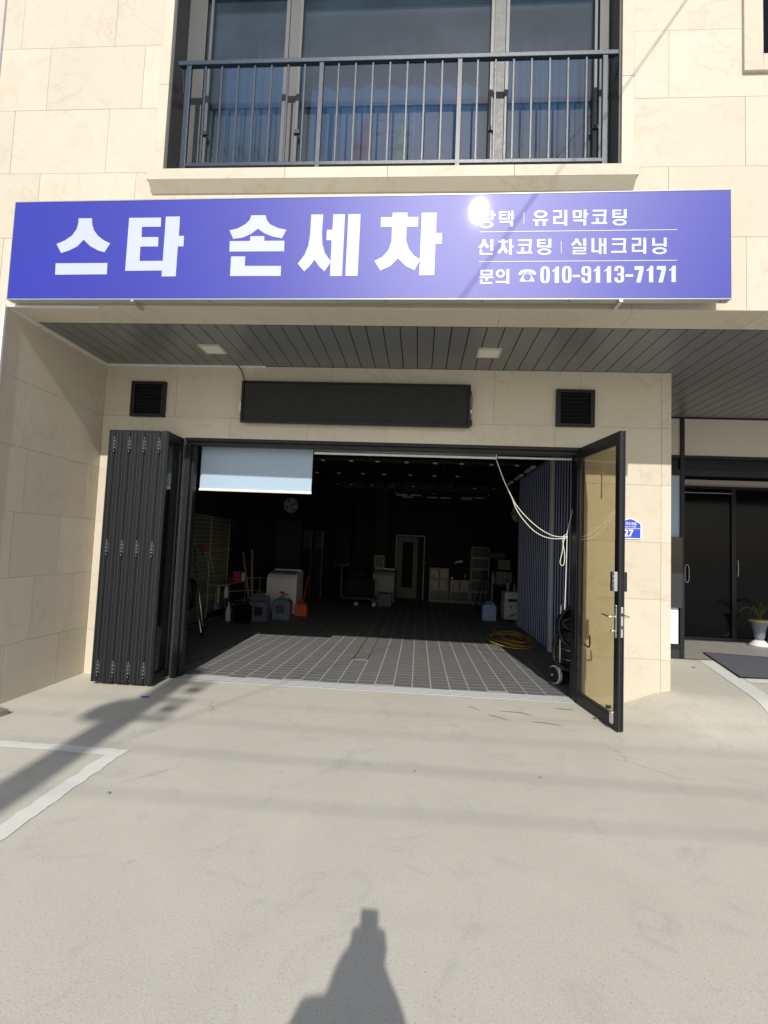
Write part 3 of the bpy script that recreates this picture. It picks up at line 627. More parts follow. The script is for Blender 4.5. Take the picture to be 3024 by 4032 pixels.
MB().tube(smooth_path([cp(*q) for q in ((735, 780), (705, 800), (700, 860), (715, 960), (708, 1040), (688, 1054), (675, 1020), (695, 930), (706, 840), (738, 795))]), .0042, 6).build('loop', M['cord'], cd_)
MB().tube(smooth_path([cp(*q) for q in ((736, 800), (732, 950), (726, 1150), (715, 1440))]), .005, 6).build('strand', M['cord'], cd_)

# right partition of tall folded slats
px_ = 2.17
pt = thing('folding_partition', (px_, 8.6, 0), 'navy corrugated folding partition with pale edges along the right of the garage', 'partition')
pts_ = []; y = 5.85; ptop = 3.03
while y < 11.38:
    z0 = fz(y)+.02
    MB().slab([(px_+.05, y, z0), (px_, y+.072, z0), (px_+.006, y+.076, z0), (px_+.056, y+.004, z0)], (0, 0, ptop-z0)).build('slat', M['partition'], pt)
    MB().slab([(px_-.001, y+.072, z0), (px_+.05, y+.148, z0), (px_+.055, y+.144, z0), (px_+.005, y+.068, z0)], (0, 0, ptop-z0)).build('slat', M['partition'], pt)
    MB().box(px_-.012, px_+.003, y+.067, y+.079, z0, ptop).build('edge_strip', M['partedge'], pt); y += .152
MB().box(px_-.05, px_+.01, 8.53, 8.63, fz(8.6), 3.04).build('post', mat('cream_post', (.5, .52, .5), .5), pt)
MB().box(px_-.02, px_+.07, 5.85, 11.4, 3.03, 3.09).build('top_rail', M['greyp'], pt)

# ---- goods in the garage. zN: zoom readings of the photograph carried to world planes
z1 = lambda x, y: (700+x/3.016, 1900+y/3.016); z2 = lambda x, y: (1150+x/3.016, 1900+y/3.016); z3 = lambda x, y: (1600+x/3.318, 1950+y/3.318)
FZ = -.1
# wire grid display panels on the left wall
for n_, (y0, y1) in enumerate(((9.0, 9.92), (9.93, 10.92))):
    t = thing('wire_grid_panel', (-4.1, (y0+y1)/2, 1), ['cream wire display grid nearer the door on the left garage wall', 'cream wire display grid with a shelf, farther along the left garage wall'][n_], 'grid panel', 'wire grids on the left wall')
    f = MB(); X = -4.10; zz0, zz1 = (-.03, 1.95) if n_ == 0 else (.06, 1.95)
    f.tube([(X, y0, zz0), (X, y1, zz0), (X, y1, zz1), (X, y0, zz1)], .011, 6, closed=True).build('frame', M['wire'], t)
    g = MB(); k = y0+.05
    while k < y1: g.cyl((X, k, zz0), (X, k, zz1), .0032, 4); k += .05
    k = zz0+.08
    while k < zz1: g.cyl((X+.005, y0, k), (X+.005, y1, k), .0032, 4); k += .08
    g.build('wire_mesh', M['wire'], t)
    for z in (1.82, 1.3, .78, .42):
        h = MB(); k = y0+.1
        while k < y1-.05: h.tube([(X, k, z), (X+.1, k, z-.01), (X+.11, k, z+.02)], .004, 4); k += .16
        h.build('hook_row', M['wire'], t)
hs = thing('hand_tool', (-4.0, 9.45, 1.2), 'red handled cable tool hanging on the nearer wire grid', 'tool')
MB().box(-4.03, -3.97, 9.40, 9.50, 1.26, 1.36).build('handle', M['red'], hs, bevel=.01)
MB().tube(smooth_path([(-4.0, 9.45, 1.27), (-3.99, 9.6, 1.05), (-3.99, 9.72, .78)]), .008, 6).tube(smooth_path([(-4.0, 9.5, 1.27), (-3.99, 9.75, 1.15), (-3.98, 9.85, .85)]), .008, 6).build('cable', M['wire'], hs)
sh = thing('wire_shelf', (-3.95, 10.4, .62), 'thin wire shelf fixed low on the farther wire grid', 'shelf')
MB().box(-4.09, -3.8, 9.95, 11.35, .60, .615).build('shelf_board', M['wire'], sh)
def simplebox(name, label, cat, x, y, z, w, d, h, m, lid=None, group=None, part='body', bev=.008):
    t = thing(name, (x, y, z), label, cat, group); MB().box(x-w/2, x+w/2, y-d/2, y+d/2, z, z+h).build(part, m, t, bevel=bev)
    if lid: MB().box(x-w/2-.004, x+w/2+.004, y-d/2-.004, y+d/2+.004, z+h, z+h+lid[0]).build('lid', lid[1], t, bevel=.004)
    return t
simplebox('storage_box', 'small magenta box at the right end of the wire shelf', 'box', -3.9, 11.0, .617, .15, .15, .22, mat('magenta_box', (.4, .03, .12), .5), (.02, M['black']))
simplebox('carton', 'small white box on the wire shelf beside the magenta box', 'box', -3.9, 11.28, .617, .15, .12, .17, M['white'], (.01, M['greyp']))
def bottle(label, x, y, z, r, h, m, cap, spray=False, name='bottle'):
    t = thing(name, (x, y, z), label, 'bottle')
    MB().lathe((x, y, z), [(r*.92, 0), (r, .01), (r, h*.62), (r*.75, h*.76), (r*.32, h*.84), (r*.3, h*.9)], 16).build('body', m, t)
    if spray: MB().cyl((x, y, z+h*.88), (x, y, z+h), r*.4, 10).bar((x-.05, y, z+h), (x+.03, y, z+h), .02, .025).bar((x-.02, y, z+h), (x-.035, y, z+h*.86), .008, .008).build('spray_head', cap, t)
    else: MB().cyl((x, y, z+h*.88), (x, y, z+h), r*.42, 10).build('cap', cap, t)
    return t
bottle('white spray bottle hanging low on the farther wire grid', -3.98, 10.6, .30, .045, .27, M['white'], M['white'], True)
bottle('tall white bottle standing on the floor before the wire grid', -3.72, 10.1, FZ, .055, .36, M['white'], M['white'])
# brushes hanging
for n_, (y, c) in enumerate(((10.1, 'wood'), (10.22, 'lime'))):
    t = thing('brush', (-3.98, y, .4), ['wooden handled brush hanging under the wire shelf', 'green handled brush hanging under the wire shelf'][n_], 'brush')
    MB().bar((-3.99, y, .22), (-3.99, y, .56), .025).build('handle', M[c], t); MB().box(-4.02, -3.96, y-.03, y+.03, .12, .24).build('bristles', M['greyp'], t)
# long poles leaning near left jamb
for n_, (a, b) in enumerate((((-3.45, 8.3, -.06), (-3.9, 8.75, 1.35)), ((-3.35, 8.0, -.05), (-3.8, 8.6, .75)))):
    t = thing('mop_pole', a, ['long chrome mop pole leaning beside the wire grid', 'shorter chrome pole leaning in front of the wire grid'][n_], 'pole')
    MB().cyl(a, b, .013, 8).build('shaft', M['steel'], t); MB().cyl(a, Vector(a)+(Vector(b)-Vector(a))*.08, .017, 8).build('grip', M['black'], t)
cr = thing('hose_reel', (-3.9, 8.6, 0), 'black coiled hose hanging near the left jamb', 'hose')
for k in range(4): MB().tube([(-3.93+.02*k, 8.7+.17*math.cos(q*math.pi/10), .55+.26*math.sin(q*math.pi/10)) for q in range(20)], .014, 6, closed=True).build('coil', M['black'], cr)
# wooden battens
for n_, (x, dx) in enumerate(((-3.62, -.36), (-3.55, -.22))):
    t = thing('wood_batten', (x, 11.0, FZ), ['left one of two raw wood battens leaning in the corner', 'right one of two raw wood battens leaning in the corner'][n_], 'batten')
    MB().bar((x, 11.0, FZ+.35), (x+dx, 11.5, 1.25+.05*n_), .045, .025).build('timber', M['wood'], t)
# low rail racks behind
rk = thing('rail_rack', (-3.9, 11.7, 0), 'pale pipe rack low against the wall between grid and washing machine', 'rack')
for z in (.08, .38, .66): MB().cyl((-4.1, 11.1, z), (-3.35, 12.1, z), .01, 6).build('rail', M['wire'], rk)
for k in range(4): MB().cyl((-4.1+.24*k, 11.1+.32*k, -.05), (-4.1+.24*k, 11.1+.32*k, .7), .008, 6).build('upright', M['wire'], rk)
# dark buckets
def bucket(label, x, y, r, h, m):
    t = thing('bucket', (x, y, FZ), label, 'bucket'); MB().lathe((x, y, FZ), [(r*.8, 0), (r, h), (r*1.05, h), (r*1.05, h-.02), (r*.95, h-.01), (r*.78, .02)], 20).build('tub', m, t)
    MB().tube([(x+r*math.cos(a*math.pi/8), y-.0, FZ+h+.12*math.sin(a*math.pi/8)) for a in range(9)], .006, 5).build('handle', M['steel'], t); return t
bucket('large black bucket on the floor left of the violet jug', -3.42, 10.0, .2, .32, M['black'])
bucket('smaller black bucket behind the large one', -3.45, 10.5, .16, .3, M['darkmetal'])
def jug(label, x, y, w, d, h, m, cap, lab=None, name='jerry_can', z=FZ):
    t = thing(name, (x, y, z), label, 'jug')
    b = MB(); prof = [(1, 0), (1, h*.8), (.8, h*.93), (.5, h*.97)]
    for k, (s_, zz) in enumerate(prof):
        b.v += [Vector((x+sx_*w/2*s_, y+sy_*d/2*s_, z+zz)) for sx_, sy_ in ((-1, -1), (1, -1), (1, 1), (-1, 1))]
    b.f += [[3, 2, 1, 0]]+[[4*k+i, 4*k+(i+1) % 4, 4*k+4+(i+1) % 4, 4*k+4+i] for k in range(3) for i in range(4)]+[[12, 13, 14, 15]]; b.sm += [False]*14
    b.build('body', m, t, bevel=.018)
    MB().tube(smooth_path([(x-w*.22, y, z+h*.93), (x-w*.2, y, z+h*1.03), (x+w*.12, y, z+h*1.03), (x+w*.16, y, z+h*.93)], 4), .012, 6).build('handle', m, t)
    MB().cyl((x+w*.33, y, z+h*.86), (x+w*.33, y, z+h*.99), .028, 12).build('cap', cap, t)
    if lab: MB().box(x-w*.3, x+w*.22, y-d/2-.003, y-d/2-.0005, z+h*.3, z+h*.7).build('paper_label', lab, t)
    return t
jug('violet plastic jug beside the black buckets', -3.13, 10.3, .30, .25, .42, M['purple'], M['red'], M['black'])
jug('slate blue jug with a dark label before the washing machine', -2.80, 10.72, .37, .28, .44, M['slate'], M['red'], mat('dark_label', (.06, .045, .04), .5, var=.6, sc=40))
jug('grey jug half hidden behind the violet jug', -3.35, 10.95, .38, .26, .5, mat('grey_jug', (.13, .15, .16), .4), M['white'])
p = thing('spray_trigger', (-2.82, 10.72, .32), 'red trigger spray head sticking up over the slate blue jug', 'spray head')
MB().bar((-2.82, 10.72, .30), (-2.80, 10.72, .44), .045, .045).bar((-2.87, 10.72, .455), (-2.77, 10.72, .445), .03, .04).build('trigger', M['red'], p, bevel=.006)
# washing machines
def washer(label, x, y, w, d, h, m, rz=0.):
    t = thing('washing_machine', (x, y, FZ), label, 'washing machine')
    b = MB().slab([(x-w/2, y-d/2, FZ+.03), (x-w/2, y-d/2, FZ+h*.86), (x-w/2, y-d/2+d*.12, FZ+h*.95), (x-w/2, y+d*.2, FZ+h), (x-w/2, y+d/2, FZ+h*1.03), (x-w/2, y+d/2, FZ+.03)], (w, 0, 0)).build('body', m, t, bevel=.015)
    MB().slab([(x-w*.38, y-d*.3, FZ+h*.972), (x+w*.38, y-d*.3, FZ+h*.972), (x+w*.38, y+d*.18, FZ+h*1.008), (x-w*.38, y+d*.18, FZ+h*1.008)], (0, 0, .012)).build('lid', M['greyp'], t, bevel=.004)
    MB().box(x-w*.45, x+w*.45, y+d*.26, y+d*.48, FZ+h*1.0, FZ+h*1.055).build('control_panel', M['white'], t, bevel=.006)
    MB().box(x+w*.1, x+w*.25, y-d/2-.004, y-d/2, FZ+h*.46, FZ+h*.5).build('badge', M['greyp'], t)
    for sx_ in (-1, 1): MB().cyl((x+sx_*w*.4, y-d*.4, FZ), (x+sx_*w*.4, y-d*.4, FZ+.035), .03, 10).build('foot', M['black'], t)
    t.rotation_euler.z = rz
    return t
washer('white top loading washing machine in the left of the garage', -3.0, 11.62, .68, .62, .93, M['white'])
washer('grey top loading washing machine at the back beside the open door', -.95, 14.7, .62, .6, .92, M['greyp'])
jug('orange fuel can on the floor right of the white washing machine', -2.52, 11.3, .26, .2, .3, M['orange'], M['black'], name='fuel_can')
bm = thing('dustpan_broom', (-2.5, 11.5, FZ), 'red handled broom leaning by the orange fuel can', 'broom')
MB().bar((-2.52, 11.42, .2), (-2.5, 11.75, .75), .02).build('handle', M['red'], bm); MB().box(-2.62, -2.42, 11.38, 11.44, FZ, .08).build('bristles', M['greyp'], bm)
# slanted wall fittings
U_ = Vector((.46, .888, 0)).normalized(); N_ = Vector((.888, -.46, 0)).normalized(); P0 = Vector((-4.15, 12.05, 0))
def wallbox(t, name, s0, s1, z0, z1, d0, d1, m, bev=0):
    a, b = P0+U_*s0, P0+U_*s1
    return MB().slab([a+N_*d1+Vector((0, 0, z0)), b+N_*d1+Vector((0, 0, z0)), b+N_*d1+Vector((0, 0, z1)), a+N_*d1+Vector((0, 0, z1))], N_*(d0-d1)).build(name, m, t, bevel=bev)
t = thing('sliding_panel', tuple(P0+U_*1.6), 'grey sliding panel on the slanted wall beside the glazed door', 'door panel')
wallbox(t, 'panel', 1.05, 2.0, -.05, 2.07, .02, .05, mat('slate_panel', (.045, .052, .056), .5), .004)
wallbox(t, 'top_rail', .95, 2.1, 2.10, 2.13, .0, .06, M['darkmetal'])
t = thing('glazed_door', tuple(P0+U_*2.5), 'tall black glazed door on the slanted wall behind the white washing machine', 'door')
wallbox(t, 'door_frame', 2.05, 3.1, -.1, 2.02, .0, .03, M['blackmetal'])
wallbox(t, 'pane', 2.12, 2.44, 1.35, 1.86, .031, .036, mat('sky_pane', (.07, .09, .12), .15))
wallbox(t, 'pane', 2.62, 2.98, 1.35, 1.86, .031, .036, mat('sky_pane', (.07, .09, .12), .15))
wallbox(t, 'pane', 2.62, 2.90, -.02, 1.33, .031, .036, mat('lower_pane', (.03, .038, .04), .25))
wallbox(t, 'edge_strip', 2.94, 2.97, -.05, 1.86, .036, .05, M['alu']); wallbox(t, 'edge_strip', 2.45, 2.465, -.05, 1.86, .036, .05, M['greyp'])
wallbox(t, 'blind_cassette', 2.05, 3.1, 2.04, 2.10, .03, .09, M['darkmetal'])
t = thing('roller_blind', tuple(P0+U_*3.9), 'dark roller blind drawn down over a window in the slanted wall', 'blind')
wallbox(t, 'fabric', 3.55, 4.35, .88, 2.03, .03, .033, mat('dark_blind', (.035, .037, .042), .7)); wallbox(t, 'roller', 3.52, 4.38, 2.02, 2.07, .0, .05, M['darkmetal']); wallbox(t, 'bottom_rail', 3.55, 4.35, .86, .885, .025, .045, M['greyp'])
# wall fans
def wfan(label, c, r, n):
    t = thing('wall_fan', tuple(c), label, 'fan')
    c = Vector(c); ax = Vector(n).normalized(); u = ax.cross(Vector((0, 0, 1))).normalized(); v = Vector((0, 0, 1))
    ring = lambda q, off: [c+ax*off+(u*math.cos(a*math.pi/12)+v*math.sin(a*math.pi/12))*q for a in range(24)]
    MB().tube(ring(r, .0), .008, 6, closed=True).tube(ring(r*.9, .04), .004, 5, closed=True).tube(ring(r*.66, .07), .003, 5, closed=True).tube(ring(r*.4, .085), .003, 5, closed=True).build('guard', M['whitealu'], t)
    g = MB()
    for a in range(24):
        d = u*math.cos(a*math.pi/12)+v*math.sin(a*math.pi/12); g.tube([c+d*r, c+d*r*.66+ax*.07, c+d*r*.15+ax*.09], .0028, 4)
    g.build('guard_wires', M['whitealu'], t); MB().tube([c-ax*.1, c+ax*.095], .05, 12).build('motor', M['greyp'], t)
    for k in range(4):
        a = k*math.pi/2+.3; d = u*math.cos(a)+v*math.sin(a); s_ = u*-math.sin(a)+v*math.cos(a)
        MB().slab([c+d*.05-s_*.04, c+d*r*.85-s_*.07, c+d*r*.85+s_*.06+ax*.03, c+d*.05+s_*.04+ax*.02], ax*.004).build('blade', mat('fan_blade', (.3, .38, .4), .4), t)
    MB().tube([c-ax*.1, c-ax*.22], .02, 8).build('bracket', M['blackmetal'], t)
wfan('round wall fan high above the grey sliding panel', at(*z1(1345, 270), Y=13.3), .185, (.55, -.83, 0))
wfan('round wall fan high at the end of the navy partition', at(*z3(1445, 240), Y=12.5), .2, (-.9, -.3, 0))
# picture frame on the grey washer, cart, box
t = thing('picture_frame', (-1.1, 14.7, .85), 'small grey frame standing on the grey washing machine', 'frame')
for a, b in (((-1.24, .865), (-1.24, 1.22)), ((-.98, .865), (-.98, 1.22)), ((-1.24, 1.22), (-.98, 1.22)), ((-1.24, .875), (-.98, .875))): MB().bar((a[0], 14.7, a[1]), (b[0], 14.7, b[1]), .03, .03).build('frame_bar', M['greyp'], t)
MB().box(-1.225, -.995, 14.69, 14.7, .88, 1.21).build('backing', M['black'], t)
simplebox('plastic_box', 'dark grey box on the floor before the grey washing machine', 'box', -.86, 14.0, FZ, .36, .36, .33, mat('dark_box', (.06, .065, .07), .5), (.02, M['darkmetal']))
ct = thing('utility_cart', (-1.5, 13.6, FZ), 'black wheeled utility cart piled with dark gear in the middle left', 'cart')
MB().box(-2.0, -1.1, 13.55, 14.0, .08, .14).build('tray', M['blackmetal'], ct); MB().box(-1.95, -1.15, 13.6, 13.95, .14, .62).build('gear_case', M['gap'], ct, bevel=.05)
MB().box(-1.85, -1.35, 13.62, 13.9, .625, .85).build('engine_block', M['gap'], ct, bevel=.04)
MB().tube([(-2.0, 13.6, .14), (-2.02, 13.6, .98), (-1.8, 13.6, 1.0)], .015, 6).build('handle', M['greyp'], ct)
for x in (-1.58, -1.12):
    wl = MB().cyl((x-.0, 13.56, -.03), (x, 13.52, -.03), .075, 18).build('wheel', M['black'], ct); MB().cyl((x, 13.519, -.03), (x, 13.512, -.03), .045, 14).build('rim', M['alu'], wl)
# back door
t = thing('back_door', (-.25, BY, FZ), 'open pale grey inner door in a white frame on the back wall', 'door')
for a, b in (((-.70, FZ), (-.70, 1.86)), ((.17, FZ), (.17, 1.86)), ((-.72, 1.86), (.19, 1.86))): MB().bar((a[0], BY-.02, a[1]), (b[0], BY-.02, b[1]), .035, .035).build('frame_bar', mat('dim_white', (.25, .27, .28), .5), t)
dlf = MB().box(-.66, -.5, BY-.12, BY-.08, -.06, 1.82).box(-.17, -.03, BY-.12, BY-.08, -.06, 1.82).box(-.5, -.17, BY-.12, BY-.08, 1.65, 1.82).box(-.5, -.17, BY-.12, BY-.08, -.06, .26).build('door_leaf', mat('grey_door', (.085, .09, .095), .5), t)
MB().box(-.5, -.17, BY-.105, BY-.095, .26, 1.65).build('pane', M['gap'], dlf); MB().cyl((-.1, BY-.12, .87), (-.1, BY-.17, .87), .025, 10).build('knob', M['black'], dlf)
# cabinets
plw = mat('cabinet_plastic', (.21, .24, .25), .5)
def cabinet(label, x0, x1, n, yy, pale_tiers=()):  # the tiers listed last get paler, mottled drawer fronts
    t = thing('storage_cabinet', ((x0+x1)/2, yy, FZ), label, 'cabinet', 'plastic storage cabinets on the back wall'); H = .335
    MB().box(x0, x1, yy, yy+.38, FZ, FZ+n*H+.02).build('carcass', plw, t, bevel=.008)
    for k in range(n):
        z0 = FZ+k*H+.05; m_ = (x0+x1)/2
        for s_, (a, b) in enumerate(((x0+.045, m_-.008), (m_+.008, x1-.045))):
            d = MB().box(a, b, yy-.012, yy, z0, z0+H-.06).build('drawer_front', mat('clear_drawer', (.075, .08, .08), .2) if (k not in pale_tiers) else mat('stuffed_drawer', (.3, .28, .22), .4, var=.8, sc=9), t, bevel=.006)
        MB().box(m_-.02, m_+.02, yy-.016, yy-.001, z0, z0+H-.07).build('divider', mat('brown_divider', (.12, .05, .03), .5), t)
    return t
cabinet('three tier plastic cabinet, leftmost beside the back door', .345, .93, 3, 15.6, (1, 2)); cabinet('two tier plastic cabinet under the wall screen', .955, 1.55, 2, 15.6, (1,)); cabinet('tall five tier plastic cabinet right of the wall screen', 1.56, 2.12, 5, 15.6)
t = thing('wall_screen', (.86, BY, 1.2), 'wide dark television screen on the back wall above the cabinets', 'television')
MB().box(.36, 1.38, BY-.05, BY-.004, 1.0, 1.46).build('bezel', M['blackmetal'], t, bevel=.005); MB().box(.38, 1.36, BY-.054, BY-.05, 1.02, 1.44).build('screen', mat('screen_glass', (.008, .012, .014), .5, spec=.1), t)
cm = thing('security_camera', (1.25, BY-.1, 1.1), 'white bullet camera in front of the television screen', 'camera')
MB().cyl((1.12, 15.92, 1.09), (1.34, 15.85, 1.14), .04, 12).build('barrel', M['white'], cm); MB().cyl((1.14, 15.95, 1.06), (1.12, 16.05, 1.02), .02, 8).build('mount', M['white'], cm)
bottle('dark kettle shaped jar on the two tier cabinet', 1.22, 15.75, .592, .09, .2, M['black'], M['steel'], name='jar')
bottle('small grey bottle on the two tier cabinet next to the tall one', 1.42, 15.75, .592, .03, .17, M['greyp'], M['white'])
bottle('small white pot at the left of the two tier cabinet', 1.03, 15.75, .592, .04, .08, M['white'], M['greyp'], name='pot')
ld = thing('folded_tripod', (1.9, 15.3, FZ), 'folded steel poles leaning in front of the tall cabinet', 'poles')
for k in range(6): MB().cyl((1.62+.085*k, 15.2, FZ), (1.93+.02*k, 15.5, .9), .012, 6).build('leg', M['darkmetal'] if k % 2 else M['greyp'], ld)
# stools and seat pads right
sd_ = thing('folding_table', (2.2, 13.6, FZ), 'low dark table holding seat pads behind the blue can', 'table')
MB().box(1.85, 2.6, 13.4, 13.9, .60, .64).build('tabletop', M['darkmetal'], sd_)
for x in (1.9, 2.3, 2.55): MB().bar((x, 13.45, FZ), (x, 13.45, .6), .04).build('leg', M['greyp'], sd_)
for n_, (x0, x1, z0, z1, lb) in enumerate(((2.0, 2.42, .645, .97, 'lower grey padded seat back stacked on the dark table'), (2.04, 2.37, 1.02, 1.28, 'upper grey padded seat back stacked on the dark table'))):
    t = thing('seat_cushion', (x0, 13.5, z0), lb, 'seat'); MB().box(x0, x1, 13.47, 13.57, z0, z1).build('pad', mat('seat_grey', (.13, .145, .14), .7), t, bevel=.03); MB().box(x0+.1, x1-.1, 13.571, 13.62, z0-.003+.0, z1-.05).build('shell', M['blackmetal'], t)
simplebox('carton', 'brown carton on top of the stacked seats', 'box', 2.07, 13.95, 1.3, .45, .3, .13, mat('brown_carton', (.1, .06, .025), .8), (.004, M['greyp']))
bottle('grey canister at the left of the seat pads', 1.93, 13.5, .643, .05, .32, M['greyp'], M['greyp'], name='canister')
jug('pale blue plastic jug on the floor near the steam machine', 1.66, 12.15, .31, .26, .40, M['bluejug'], M['white'])
# steam machine
sm_ = thing('steam_machine', (2.06, 12.2, FZ), 'white wheeled steam washer with gauge and dark display by the partition', 'machine')
MB().box(1.99, 2.42, 12.0, 12.5, FZ+.05, .57).build('body', mat('machine_white', (.42, .46, .45), .4), sm_, bevel=.012)
MB().cyl((2.16, 12.0, .49), (2.16, 11.985, .49), .036, 18).build('gauge', M['black'], sm_); MB().cyl((2.16, 11.984, .49), (2.16, 11.98, .49), .026, 18).build('gauge_face', M['white'], sm_)
MB().box(2.06, 2.28, 11.985, 12.0, .36, .42).build('display', M['black'], sm_)
MB().slab([(2.09, 11.993, .235), (2.13, 11.993, .275), (2.17, 11.993, .235), (2.13, 11.993, .195)], (0, .004, 0)).build('warning_mark', mat('teal_print', (.05, .25, .25), .5), sm_)
MB().slab([(2.1, 11.993, -.0), (2.13, 11.993, .06), (2.26, 11.993, .12), (2.24, 11.993, .07)], (0, .004, 0)).build('logo_print', mat('blue_print', (.02, .05, .35), .5), sm_)
MB().box(2.02, 2.34, 11.994, 11.999, -.02, .16).build('service_door', mat('machine_white', (.42, .46, .45), .4), sm_, bevel=.001)
for x in (2.05, 2.35): MB().cyl((x, 12.1, FZ+.03), (x+.03, 12.1, FZ+.03), .03, 12).build('wheel', M['black'], sm_)
bottle('grey spray bottle with black head on the steam machine', 2.07, 12.1, .572, .03, .26, M['greyp'], M['black'], True); bottle('clear squeeze bottle with pale tip on the steam machine', 2.22, 12.1, .572, .03, .2, mat('amber_bottle', (.25, .14, .08), .4), M['white'])
bottle('dark bottle between the two on the steam machine', 2.15, 12.2, .572, .025, .24, M['darkmetal'], M['red'])
# yellow air hose
yh = thing('air_hose', (1.95, 9.6, FZ), 'yellow air hose lying in loose coils by the partition', 'hose')
P = []
for k in range(150):
    a = k*.27; r = .30+.10*math.sin(k*.13)+random.uniform(-.01, .01); P.append((1.72+math.cos(a)*r*1.0+.1*math.sin(k*.05), 9.45+math.sin(a)*r*1.9+.25*math.sin(k*.043), FZ+.016+.012*(k//24)+.006*math.sin(a*2)))
MB().tube(P, .0075, 5).build('coil', M['yellow'], yh)
MB().tube(smooth_path([P[-1], (1.55, 10.3, FZ+.02), (1.6, 10.9, FZ+.02), (1.9, 11.2, FZ+.02), (2.02, 11.5, FZ+.05), (2.03, 12.0, .05)]), .0075, 5).build('tail', M['yellow'], yh)
# wet vacuum beside the right jamb
vc = thing('vacuum_cleaner', (1.78, 6.25, 0), 'black wheeled vacuum cleaner with coiled hose behind the open glass door', 'vacuum cleaner')
VX, VY = 1.83, 6.32
MB().lathe((VX, VY, .12), [(.15, 0), (.165, .02), (.165, .46), (.15, .5)], 24).build('tank', M['black'], vc)
MB().lathe((VX, VY, .625), [(.16, 0), (.17, .03), (.15, .14), (.06, .2)], 24).build('motor_head', M['black'], vc)
MB().slab([(VX-.05, VY-.172, .14), (VX+.15, VY-.172, .14), (VX+.15, VY-.172, .54), (VX-.05, VY-.172, .54)], (0, .006, 0)).build('paper_label', mat('tan_label', (.42, .36, .3), .5, var=.3, sc=12), vc)
MB().box(VX-.17, VX+.17, VY-.15, VY+.15, .06, .118).build('base', M['black'], vc, bevel=.02)
w1 = MB().cyl((1.610, 6.195, .098), (1.648, 6.21, .098), .106, 30).build('wheel', M['white'], vc, bevel=.006); MB().cyl((1.598, 6.190, .098), (1.6095, 6.1948, .098), .088, 26).build('hub', M['black'], w1); MB().cyl((1.578, 6.182, .098), (1.5975, 6.1898, .098), .014, 12).build('axle', M['steel'], w1)
MB().tube(smooth_path([(1.85, 6.02, .93), (1.70, 6.05, .86), (1.625, 6.08, .70), (1.66, 6.02, .52), (1.80, 5.98, .44), (1.92, 6.0, .42)]), .024, 10).build('hose', M['black'], vc)
MB().tube(smooth_path([(1.88, 6.0, .80), (1.74, 6.02, .77), (1.66, 6.04, .72), (1.72, 6.0, .66), (1.90, 6.0, .64)]), .022, 10).build('hose', M['black'], vc)
MB().tube(smooth_path([(1.62, 6.1, .60), (1.58, 6.1, .34), (1.64, 6.04, .23), (1.76, 5.99, .20), (1.92, 6.0, .22)]), .022, 10).build('hose', M['black'], vc)
MB().tube(smooth_path([(1.66, 6.12, .1), (1.655, 6.13, .5), (1.66, 6.13, .92)]), .012, 6).build('wand', M['steel'], vc)
for z in (.40, .29): MB().tube([(VX-.17, VY-.06, z), (VX-.08, VY-.18, z-.01), (VX+.1, VY-.182, z-.02)], .004, 5).build('strap', M['steel'], vc)

# ------------------------------------------------------------------ lift-away fixtures on the facade
# soffit lights
for n_, x in enumerate((-2.147, .612)):
    y = 4.955; t = thing('soffit_light', (x, y, ZS), ['square cream downlight in the soffit at the left', 'square cream downlight in the soffit right of the dark board'][n_], 'ceiling light', 'square downlights in the soffit')
    f = MB(); a = .112
    f.box(x-a, x+a, y-a, y-a+.018, ZS-.012, ZS+.0035).box(x-a, x+a, y+a-.018, y+a, ZS-.012, ZS+.0035).box(x-a, x-a+.018, y-a+.018, y+a-.018, ZS-.012, ZS+.0035).box(x+a-.018, x+a, y-a+.018, y+a-.018, ZS-.012, ZS+.0035)
    f.build('frame', M['cream'], t); MB().box(x-a+.018, x+a-.018, y-a+.018, y+a-.018, ZS-.007, ZS+.003).build('diffuser', M['lamp'], t)
# louvred vents
for n_, (x0, z0) in enumerate(((-3.25, 2.829), (1.385, 2.825))):
    s_ = .394; t = thing('louvre_vent', (x0+s_/2, YD, z0), ['black louvred vent above the folded doors at the left', 'black louvred vent above the open glass door'][n_], 'vent', 'black louvred wall vents'); yy = YD-.045
    f = MB().box(x0, x0+s_, yy, YD-.002, z0, z0+.032).box(x0, x0+s_, yy, YD-.002, z0+s_-.032, z0+s_).box(x0, x0+.045, yy, YD-.002, z0+.032, z0+s_-.032).box(x0+s_-.045, x0+s_, yy, YD-.002, z0+.032, z0+s_-.032)
    f.build('frame', M['blackmetal'], t, bevel=.004); MB().box(x0+.045, x0+s_-.045, YD-.006, YD-.003, z0+.032, z0+s_-.032).build('back', M['gap'], t)
    for k in range(8):
        z = z0+.05+k*.042; MB().slab([(x0+.046, yy+.003, z), (x0+s_-.046, yy+.003, z), (x0+s_-.046, yy+.03, z+.03), (x0+.046, yy+.03, z+.03)], (0, .002, .004)).build('louvre', M['blackmetal'], t)
